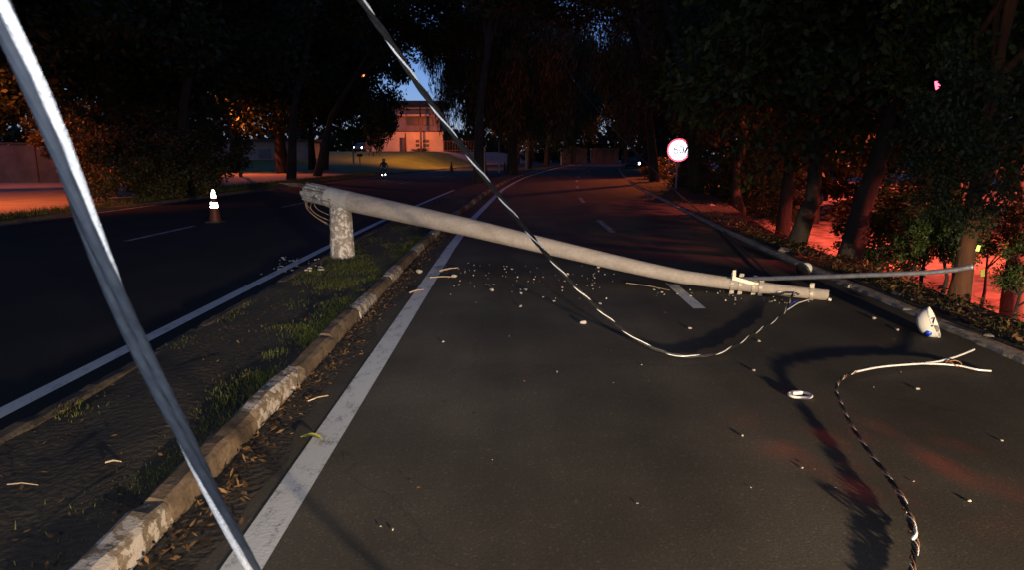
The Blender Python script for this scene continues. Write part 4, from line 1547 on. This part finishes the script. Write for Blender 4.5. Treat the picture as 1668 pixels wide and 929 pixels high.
for k in range(150):
    if k < 95:
        x, y = random.uniform(720, 1000), random.triangular(425, 505, 448)
    elif k < 135:
        x, y = random.uniform(1060, 1320), random.gauss(0, 4)
        y = 492 + (x - 1200) * .05 - abs(y) + random.choice([0, 0, -6, 8])
        if x < 1180:
            y = random.uniform(470, 487)
    else:
        x, y = random.uniform(700, 1600), random.uniform(480, 900)
    p = gp(x, y)
    r = random.choice([.005, .007, .007, .009, .011, .016])
    if k >= 135:
        r *= .6
    o = link(bpy.data.objects.new("concrete_chip", random.choice(rocks)))
    o.scale = (r * random.uniform(.8, 1.6), r, r)
    o.location = (p.x, p.y, r * .4 + .003)
    o.rotation_euler = (0, 0, random.uniform(0, 6.28))
    tag(o, "tiny pale concrete crumb scattered on the right carriageway asphalt", "debris", "tiny concrete crumbs on the asphalt")
for k in range(46):
    p = gp(random.gauss(478, 24), random.gauss(436, 10))
    if p.x > med_l(p.y) + .9:
        continue
    r = random.choice([.008, .012, .016, .022, .03])
    zz = .0 if p.x < med_l(p.y) else .1
    o = link(bpy.data.objects.new("concrete_chip", random.choice(rocks)))
    o.scale = (r * random.uniform(.8, 1.7), r, r * .8)
    o.location = (p.x, p.y, zz + r * .3)
    o.rotation_euler = (random.uniform(-.4, .4), 0, random.uniform(0, 6.28))
    tag(o, "pale rubble piece on the left edge line beside the pole stump", "debris", "rubble beside the pole stump")
# wood splinters and sticks
for (xa, ya, xb, yb, r, lab) in [(716, 441, 746, 436, .016, "pale wooden splinter lying across the edge line"), (700, 452, 742, 451, .009, "thin pale stick under the splinter on the edge line"),
                                 (667, 477, 690, 472, .011, "orange brown stick left end on the edge line"), (1085, 462, 1108, 474, .008, "crossed twig on the centre dash beneath the pole"),
                                 (1020, 461, 1090, 473, .006, "long thin twig beneath the pole before the centre dash"), (172, 754, 198, 753, .006, "pale twig on the dark median soil at left"),
                                 (12, 790, 62, 791, .004, "thin straw on the median soil at the left edge"), (500, 655, 535, 645, .005, "thin twig in the gutter beside the white kerb block")]:
    on_med = xa < 200
    z = .12 if on_med else .014
    a_, b_ = gp(xa, ya, z), gp(xb, yb, z)
    mb = MB()
    m_ = a_.lerp(b_, .5) + Vector((0, 0, .01))
    mb.tube([Vector((0, 0, 0)), m_ - a_, b_ - a_], [r, r * .9, r * .5], 6, jitter=.3)
    o = mb.build("wood_splinter", M_WOODC)
    o.location = a_
    tag(o, lab, "stick")
# stones along the right verge
for (x, y, s_, lab) in [(1278, 409, 26, "large pale stone on the verge behind the lamp dome"), (1420, 447, 16, "grey stone on the verge under the steel arm"), (1478, 505, 14, "flat pale stone beside the kerb left of the lamp head"),
                        (1460, 480, 20, "dark slab of stone on the verge left of the orange trunk"), (1160, 335, 14, "pale stone on the verge below the speed sign"), (1610, 548, 14, "dark stone on the verge at the right edge")]:
    p = gp(x, y, .09)
    r = s_ * (p.y / F_PX) * .5
    me = rock_mesh(int(x), .55); me.materials.append(M_STONE)
    o = link(bpy.data.objects.new("verge_stone", me))
    o.scale = (r * 1.3, r * .9, r * .75)
    o.location = (p.x, p.y, p.z + r * .1)
    o.rotation_euler = (0, 0, random.uniform(0, 3))
    tag(o, lab, "stone", "stones on the right verge")

# ------------------------------------------------------------------ traffic cones
def make_cone(loc, label, h=.92, retro_bands=True, dim=False):
    root = thing("traffic_cone", label, "traffic cone", loc)
    k = h / .92
    mb = MB()
    mb.box((0, 0, .02 * k), (.40 * k, .40 * k, .035 * k), None, .95)
    mb.build("base", M_RUBBER, root)
    r = lambda z: (.165 - .135 * z / .92)
    mb = MB()
    prof = [(r(z) * k, z * k) for z in (.038, .20, .40, .43, .60, .63, .86)] + [(.026 * k, .90 * k), (.018 * k, .92 * k), (.001, .92 * k)]
    mb.lathe(prof, 20); mb.build("cone_body", M_ORANGE, root)
    for z0, z1 in ((.40, .55), (.66, .88)):
        mb = MB()
        mb.lathe([((r(z0) + .004) * k, z0 * k), ((r(z1) + .004) * k, z1 * k)], 20); mb.build("reflective_band", M_RETROW if retro_bands else M_ORANGE, root)
    return root


p = gp(351, 362)
make_cone(p, "orange traffic cone with two glowing white bands on the left carriageway", .90)
p = gp(735.5, 281)
make_cone(p, "dark traffic cone by the lawn kerb, right of the house", 1.05, False)
p = gp(822, 278)
make_cone((p.x, p.y, 0), "small orange cone by the median, left of the white posts", .95, False)

# ------------------------------------------------------------------ white marker posts on the median and the lamp mast
G_P = "white posts along the median"
for (x, y0, y1, w, lab) in [(789, 242, 287, .17, "tall white post nearest, left of the median tree trunk"), (857, 243, 275, .26, "thick white post right of the median tree trunk"),
                            (914, 247, 269, .22, "white post at the bend, left of the far road"), (962, 247, 265, .22, "farthest white post above the end of the road")]:
    p = gp(x, y0 if False else y1)
    h = (y1 - y0) * p.y / F_PX
    root = thing("marker_post", lab, "post", (p.x, p.y, 0), 0, G_P)
    mb = MB(); mb.box((0, 0, h / 2), (w, w, h), None, .85); mb.build("shaft", M_EDGE, root)
    mb = MB(); mb.lathe([(w * .62, h), (w * .6, h + .05), (w * .3, h + .1), (.001, h + .11)], 10); mb.build("cap", M_EDGE, root)
p = gp(813, 281)
h = 98 * p.y / F_PX
root = thing("camera_mast", "slim pole with small box near its top, left of the median tree", "mast", (p.x, p.y, 0))
mb = MB(); mb.tube([(0, 0, -.1), (0, 0, h)], [.08, .055], 8); mb.build("mast", M_STEEL, root)
mb = MB(); mb.box((-.12, 0, h * .86), (.4, .3, .32)); mb.box((0, 0, h * .93), (.2, .1, .12)); mb.build("box", M_PLASTERL, root)

# ------------------------------------------------------------------ speed sign
p = gp(1101, 311)
root = thing("speed_limit_sign", "round glowing white speed sign with red ring and number 60", "road sign", (p.x, p.y, terrain(p.x, p.y)))
c = dp(1105.5, 244, p.y - .06) - Vector(root.location)
rad = 18.5 * p.y / F_PX
mb = MB(); mb.tube([(0, .03, -.2), (c.x * .6, .03, c.z + rad * .7)], .045, 8); mb.build("post", M_STEEL, root)
RX = Matrix.Translation(c) @ Matrix.Rotation(R(90), 4, 'X')
mb = MB(); mb.lathe([(.001, -.012), (rad, -.012), (rad, .004), (rad * .84, .004), (.001, .003)], 40, RX, False); sp = mb.build("sign_plate", M_STEEL, root)
mb = MB(); mb.lathe([(rad * .84, .007), (rad * .99, .007)], 40, RX, False); mb.build("red_ring", M_RETROR, root)
mb = MB(); mb.lathe([(.001, .006), (rad * .84, .006)], 40, RX, False); mb.build("sign_face", M_RETROW, root)
fc = bpy.data.curves.new("speed_number", 'FONT')
fc.body = "60"; fc.size = rad * 1.0; fc.align_x = 'CENTER'; fc.align_y = 'CENTER'; fc.extrude = .001
tmp = bpy.data.objects.new("tmp", fc)
scene.collection.objects.link(tmp)
bpy.context.view_layer.update()
me = bpy.data.meshes.new_from_object(tmp.evaluated_get(bpy.context.evaluated_depsgraph_get()))
bpy.data.objects.remove(tmp)
me.materials.clear(); me.materials.append(M_INK)
o = link(bpy.data.objects.new("speed_number", me))
o.parent = root
o.matrix_local = Matrix.Translation(c + Vector((0, -.012, 0))) @ Matrix.Rotation(R(90), 4, 'X')

# ------------------------------------------------------------------ reflector stake at the right
p = gp(1597, 512)
root = thing("reflector_stake", "thin stake with a yellow reflective tag behind the curved arm tip", "stake", (p.x, p.y + .5, -.2))
top = dp(1592, 404, p.y + .5) - Vector(root.location)
mb = MB(); mb.tube([(0, 0, -.2), (top.x, 0, top.z + .04)], .010, 6); mb.build("rod", M_DARKP, root)
mb = MB(); mb.box((top.x + .0, -.015, top.z), (.036, .008, .07), Matrix.Rotation(R(12), 3, 'Y')); mb.build("tag", M_RETROY, root)
mb = MB(); mb.box((top.x + .09, -.015, top.z - .30), (.05, .008, .09), Matrix.Rotation(R(-10), 3, 'Y')); mb.build("loose_tag", M_LEAFY, root)


# ------------------------------------------------------------------ street lamps that the photograph shows
def street_lamp(name, label, base, head, glow_m, reach, k=1.0):
    root = thing(name, label, "street lamp", base)
    h = Vector(head) - Vector(base)
    mb = MB()
    mb.tube([(h.x + reach, h.y, -.3), (h.x + reach, h.y, h.z - .5), (h.x + reach * .8, h.y, h.z + .05), (h.x + .2, h.y, h.z + .1)], [.1, .07, .05, .04], 8)
    mb.build("mast", M_STEEL, root)
    M = Matrix.Translation(h + Vector((0, 0, .08)))
    mb = MB(); mb.lathe([(.001, .1), (.15, .08), (.22, 0), (.2, -.02)], 14, M, sy=.6); mb.build("lamp_head", M_DARKP, root)
    mb = MB(); mb.lathe([(.18 * k, -.02), (.17 * k, -.10 * k), (.09 * k, -.17 * k), (.001, -.18 * k)], 14, M, sy=.6); mb.build("lamp_glass", glow_m, root)
    return root


h_ = dp(1521, 135, 30)
street_lamp("street_lamp", "street lamp glowing pink among the dark leaves at upper right", (h_.x, h_.y, -.9), h_, M_LAMPR, .9, 2.2)
h_ = dp(592, 122, 72)
street_lamp("street_lamp", "tiny orange street lamp in the dark crowns left of the sky gap", (h_.x, h_.y, .5), h_, M_LAMPO, -1.4, 1.7)
h_ = dp(1320, 306, 33)
street_lamp("street_lamp", "low small red lamp between the slim and leaning trees", (h_.x, h_.y, -.9), h_, M_LAMPR, .6)

# ------------------------------------------------------------------ house beyond the lawn
HY = 113.0
hb = dp(640, 244, HY)
house = thing("house", "two storey house lit orange by street light beyond the lawn", "house", (0, HY, 1.9))


def hx(x):
    return dp(x, 200, HY).x


def hz(y):
    return dp(640, y, HY).z - 1.9


x0, x1 = hx(598), hx(716)
mb = MB()
mb.box(((x0 + x1) / 2, 4.0, hz(172) / 2 - .3), (x1 - x0, 8.0, hz(172) + .6))
mb.build("wall", M_PLASTER, house)
mb = MB()
mb.box(((x0 + x1) / 2 + .4, 3.6, hz(168)), (x1 - x0 + 1.4, 9.6, .75), None, .97)
mb.build("roof", M_ROOF, house)
for (xa, xb, ya, yb) in ((661, 684, 176, 186), (662, 683, 190, 204), (687, 706, 176, 186), (688, 706, 190, 204)):
    mb = MB()
    X0, X1, Z0, Z1 = hx(xa), hx(xb), hz(yb), hz(ya)
    mb.box(((X0 + X1) / 2, -.05, (Z0 + Z1) / 2), (X1 - X0, .12, Z1 - Z0))
    w = mb.build("window", M_WOOD, house)
    mb = MB()
    for s_ in (-1, 1):
        mb.box(((X0 + X1) / 2 + s_ * (X1 - X0) * .23, -.13, (Z0 + Z1) / 2), ((X1 - X0) * .38, .03, (Z1 - Z0) * .8))
    mb.build("pane", M_PANE, w)
mb = MB(); mb.box(((hx(649) + hx(700)) / 2, -.5, hz(187.5)), (hx(700) - hx(649), 1.1, .32)); mb.build("balcony_slab", M_PLASTERL, house)
mb = MB(); mb.box(((hx(660) + hx(712)) / 2, -.35, hz(176)), (hx(712) - hx(660), .7, .16)); mb.build("eave_band", M_PLASTERL, house)
# garden wall with gate in front of the house
gw = thing("garden_wall", "bright orange lit street wall with gate and dark openings before the house", "wall", (0, HY - 2.6, 2.0))
gz = hz(216) + .0
mb = MB()
X0, X1 = dp(596, 230, HY - 2.6).x, dp(722, 230, HY - 2.6).x
mb.box(((X0 + X1) / 2, .15, gz / 2 - .2), (X1 - X0, .25, gz + .4))
mb.build("wall_panel", M_PLASTERL, gw)
mb = MB(); mb.box(((X0 + X1) / 2, .15, gz + .08), (X1 - X0 + .3, .5, .16)); mb.build("coping", M_ROOF, gw)
gx = lambda x: dp(x, 230, HY - 2.6).x
mb = MB(); mb.box(((gx(651) + gx(660)) / 2, -.02, 1.1), (gx(660) - gx(651), .1, 2.4)); mb.build("gate", M_WOOD, gw)
for xa, xb in ((677, 683), (689, 699)):
    for z in (1.1, 1.75):
        mb = MB(); mb.box(((gx(xa) + gx(xb)) / 2, .0, z), (gx(xb) - gx(xa), .08, .42)); mb.build("opening", M_PANE, gw)
mb = MB()
for k in range(14):
    x = gx(724) + k * .42
    mb.box((x, .1, .95), (.07, .07, 1.9))
for z in (.3, 1.75):
    mb.box((gx(724) + 2.8, .14, z), (6.0, .05, .09))
fe = mb.build("railing", M_WOOD, gw)
for (x, yb, yt, lab) in ((686, 241, 168, "utility pole standing in front of the middle of the house"), (661, 243, 212, "short dark post beside the gate of the street wall")):
    q = dp(x, yb, HY - 4.5)
    mb = MB(); hgt = (yb - yt) * (HY - 4.5) / F_PX
    root = thing("utility_pole", lab, "pole", (q.x, q.y, 1.9))
    mb.tube([(0, 0, -.2), (0, 0, hgt)], [.15, .11], 8); mb.build("shaft", M_ROOF, root)
    if hgt > 5:
        mb = MB(); mb.box((0, 0, hgt - .5), (2.0, .1, .1)); mb.build("crossarm", M_ROOF, root)
c = dp(686, 240, HY - 3.6)
tree("house_bush", "low dark bush at the foot of the street wall", (c.x, c.y, 1.95), (c.x, c.y, 2.3), (1.6, .7, .45), "shrub", M_LEAF_D, .05, None, n_limb=4, cat="shrub", sub=.6)
c = dp(735, 236, HY - 1.0)
tree("house_bush", "dark bush hiding the right end of the street wall", (c.x, c.y, 1.95), (c.x, c.y, 3.2), (2.2, 1.2, 1.5), "shrub", M_LEAF_D, .06, None, n_limb=4, cat="shrub", sub=.8)
# second low house left of it, behind the big tree
lh = thing("low_house", "pale low house behind the trunks of the big trees on the left", "house", (-33.0, 82, .3))
mb = MB(); mb.box((0, 2, 1.3), (18, 4, 3.2)); mb.build("wall", M_PLASTER, lh)
mb = MB(); mb.box((0, 1.8, 3.05), (18.8, 5, .3)); mb.build("roof", M_ROOF, lh)
for x in (-5, -1, 3.5):
    mb = MB(); mb.box((x, -.03, 1.5), (1.4, .1, 1.1)); mb.build("window", M_PANE, lh)
# boundary wall along the left pavement
bw = thing("boundary_wall", "long plastered wall behind the orange lit pavement at far left", "wall", (-30.5, 38, .1))
mb = MB(); mb.box((-6, 4, 1.1), (.25, 60, 2.3)); mb.box((0, 2.5, 1.1), (12, .25, 2.2)); mb.build("wall_panel", M_PLASTERD, bw)
mb = MB(); mb.box((0, 2.5, 2.28), (12.2, .4, .12)); mb.build("coping", M_ROOF, bw)
for x in (-4.6, -1.2, 2.4, 5.6):
    mb = MB(); mb.box((x, 2.32, 1.2), (.35, .12, 2.4)); mb.build("pier", M_PLASTERD, bw)
# buildings beyond the far end, seen between the trunks
G_B = "low walls seen between trunks at the far end"
for x, lab, w in ((11.5, "lit wall fragment between trunks, left of the far road", 4.5), (17.0, "lit wall fragment between trunks, right above the far road", 5.0)):
    b_ = thing("far_wall", lab, "wall", (x, 126, .0), 0, G_B)
    mb = MB(); mb.box((0, 0, 1.4), (w, .3, 2.8)); mb.build("wall_panel", M_PLASTERD, b_)
    mb = MB()
    for k in range(4):
        mb.box((-w * .4 + k * w * .26, -.2, 1.5), (.35, .1, 2.6))
    mb.build("door_row", M_WOOD, b_)

# ------------------------------------------------------------------ vehicles
def make_car(name, label, loc, rz, lit=(-1, 1)):
    root = thing(name, label, "car", loc, rz)
    mb = MB()
    # side profile extruded (x: length, front at -x), rounded in plan
    prof = [(-2.05, .35), (-2.12, .55), (-2.05, .78), (-1.2, .92), (-.55, 1.38), (.75, 1.42), (1.45, 1.0), (2.0, .95), (2.08, .6), (2.0, .35)]
    vs_, fs = [], []
    ws = [(-.86, .93), (-.78, 1.0), (.78, 1.0), (.86, .93)]
    for wv, k in ws:
        for x, z in prof:
            yy = wv * (.86 if z > 1.1 else 1.0)
            vs_.append((yy, x * k, z))
    n = len(prof)
    for i in range(len(ws) - 1):
        for j in range(n):
            fs.append((i * n + j, i * n + (j + 1) % n, (i + 1) * n + (j + 1) % n, (i + 1) * n + j))
    fs.append(list(range(n))); fs.append([3 * n + j for j in range(n)][::-1])
    mb.add(vs_, fs); mb.build("body", M_CAR, root)
    mb = MB(); mb.box((0, -.86, 1.16), (1.3, .03, .5), Matrix.Rotation(R(-38), 3, 'X')); mb.build("windscreen", M_PANE, root)
    for sx in (-1, 1):
        mb = MB(); mb.box((sx * .76, .1, 1.15), (.03, 1.4, .3)); mb.build("side_window", M_PANE, root)
        for yy in (-1.3, 1.3):
            mb = MB(); mb.lathe([(.001, -.1), (.31, -.1), (.33, -.06), (.33, .06), (.31, .1), (.001, .1)], 16, Matrix.Translation((sx * .78, yy, .32)) @ Matrix.Rotation(R(90), 4, 'Y')); w = mb.build("wheel", M_RUBBER, root)
        mb = MB(); mb.lathe(sphere_prof(.13, 6), 10, Matrix.Translation((sx * .66, -2.04, .68))); mb.build("headlight", M_HL if sx in lit else M_PANE, root)
    return root


p = dp(590.5, 241, 106)
make_car("parked_car", "dark car with two bright headlights on the street past the big trees", (p.x, 106, 2.0), R(-8))
p = gp(1032, 284)
p = dp(1032, 258, 78)
make_car("oncoming_car", "car with a bright headlight at the right of the far bend", (p.x, 78, .02), R(-10), (1,))

# motorcycle with rider on the left carriageway
p = gp(626, 292)
mc = thing("motorcycle", "dark motorcycle with two small lights on the left carriageway", "motorcycle", (p.x, p.y, 0), R(8))
mc.scale = (.82, .82, .82)
for yy in (-.62, .62):
    mb = MB()
    pts = [Vector((0, yy + math.cos(a) * .27, .29 + math.sin(a) * .27)) for a in np.linspace(0, 2 * math.pi, 21)]
    mb.tube(pts, .05, 7, cap=False)
    w = mb.build("wheel", M_RUBBER, mc)
    mb = MB(); mb.tube([(-.06, yy, .29), (.06, yy, .29)], .06, 8)
    for a in np.linspace(0, math.pi, 4)[:3]:
        mb.tube([(0, yy - math.cos(a) * .26, .29 - math.sin(a) * .26), (0, yy + math.cos(a) * .26, .29 + math.sin(a) * .26)], .01, 5)
    mb.build("rim", M_STEEL, w)
mb = MB()
mb.tube([(0, -.62, .29), (0, -.42, .85), (0, -.1, .8), (0, .3, .62), (0, .62, .29)], [.035, .05, .12, .08, .03], 8)
mb.box((0, 0, .42), (.26, .42, .3), None, .8)
mb.build("frame", M_CAR, mc)
mb = MB(); mb.lathe(sphere_prof(.17, 6, 0, .7), 10, Matrix.Translation((0, -.12, .86)), sy=1.5); mb.build("fuel_tank", M_CAR, mc)
mb = MB(); mb.box((0, .35, .78), (.24, .62, .1), None, .85); mb.build("seat", M_RUBBER, mc)
mb = MB(); mb.tube([(-.36, -.3, 1.05), (-.12, -.42, 1.0), (.12, -.42, 1.0), (.36, -.3, 1.05)], .018, 6); mb.build("handlebar", M_STEEL, mc)
for sx in (-1, 1):
    mb = MB(); mb.lathe(sphere_prof(.036, 6), 10, Matrix.Translation((sx * .135, -.66, .42 + .02 * sx))); mb.build("headlight", M_HL, mc)

rider = thing("person", "rider in dark jacket and helmet sitting on the motorcycle", "person", (p.x, p.y, 0), R(8))
rider.scale = (.82, .82, .82)


def skinned(name, verts, edges, radii, material, parent, root_i=0, sub=2):
    me = bpy.data.meshes.new(name)
    me.from_pydata(verts, edges, [])
    o = bpy.data.objects.new(name, me)
    scene.collection.objects.link(o)
    o.modifiers.new("skin", 'SKIN')
    for i, v in enumerate(me.skin_vertices[0].data):
        v.radius = (radii[i], radii[i])
        v.use_root = (i == root_i)
    s_ = o.modifiers.new("sub", 'SUBSURF'); s_.levels = sub; s_.render_levels = sub
    bpy.context.view_layer.update()
    m2 = bpy.data.meshes.new_from_object(o.evaluated_get(bpy.context.evaluated_depsgraph_get()))
    bpy.data.objects.remove(o)
    m2.materials.append(material)
    for poly in m2.polygons:
        poly.use_smooth = True
    o2 = link(bpy.data.objects.new(name, m2))
    o2.parent = parent
    return o2


V = [(0, .30, .92), (0, .22, 1.14), (0, .12, 1.36), (0, .06, 1.48), (0, .03, 1.60)]
Rr = [.15, .145, .16, .06, .10]
E = [(0, 1), (1, 2), (2, 3), (3, 4)]
for sx in (-1, 1):
    k = len(V)
    V += [(sx * .20, .10, 1.38), (sx * .30, -.06, 1.18), (sx * .33, -.27, 1.07), (sx * .34, -.33, 1.06)]
    Rr += [.075, .05, .038, .045]
    E += [(2, k), (k, k + 1), (k + 1, k + 2), (k + 2, k + 3)]
    k = len(V)
    V += [(sx * .14, .24, .86), (sx * .24, -.14, .74), (sx * .22, .06, .33), (sx * .22, -.06, .27)]
    Rr += [.10, .075, .05, .04]
    E += [(0, k), (k, k + 1), (k + 1, k + 2), (k + 2, k + 3)]
skinned("body", V, E, Rr, M_CLOTH, rider)
mb = MB(); mb.lathe(sphere_prof(.145, 8, 1.62, 1.08), 14, Matrix.Translation((0, .02, 0))); mb.build("helmet", M_CAR, rider)
mb = MB(); mb.box((0, -.115, 1.63), (.2, .04, .09)); mb.build("visor", M_PANE, rider)

# small sign post by the lawn kerb and a low block with a red reflector on the lawn
q = gp(587, 277)
root = thing("lawn_post", "short dark post at the lawn edge below the car headlights", "post", (q.x, q.y, .08))
mb = MB(); mb.tube([(0, 0, -.1), (0, 0, 1.45)], .06, 7); mb.build("shaft", M_ROOF, root)
mb = MB(); mb.box((0, 0, 1.55), (.6, .06, .3)); mb.build("board", M_ROOF, root)
q = gp(561, 276)
root = thing("lawn_marker", "small marker block with red reflector on the lawn edge near the twin trunks", "marker", (q.x, q.y, .08))
mb = MB(); mb.box((0, 0, .12), (.35, .25, .4), None, .8); mb.build("block", M_ROOF, root)
mb = MB(); mb.lathe(sphere_prof(.11, 6), 8, Matrix.Translation((0, -.1, .22))); mb.build("reflector", M_RETROR, root)
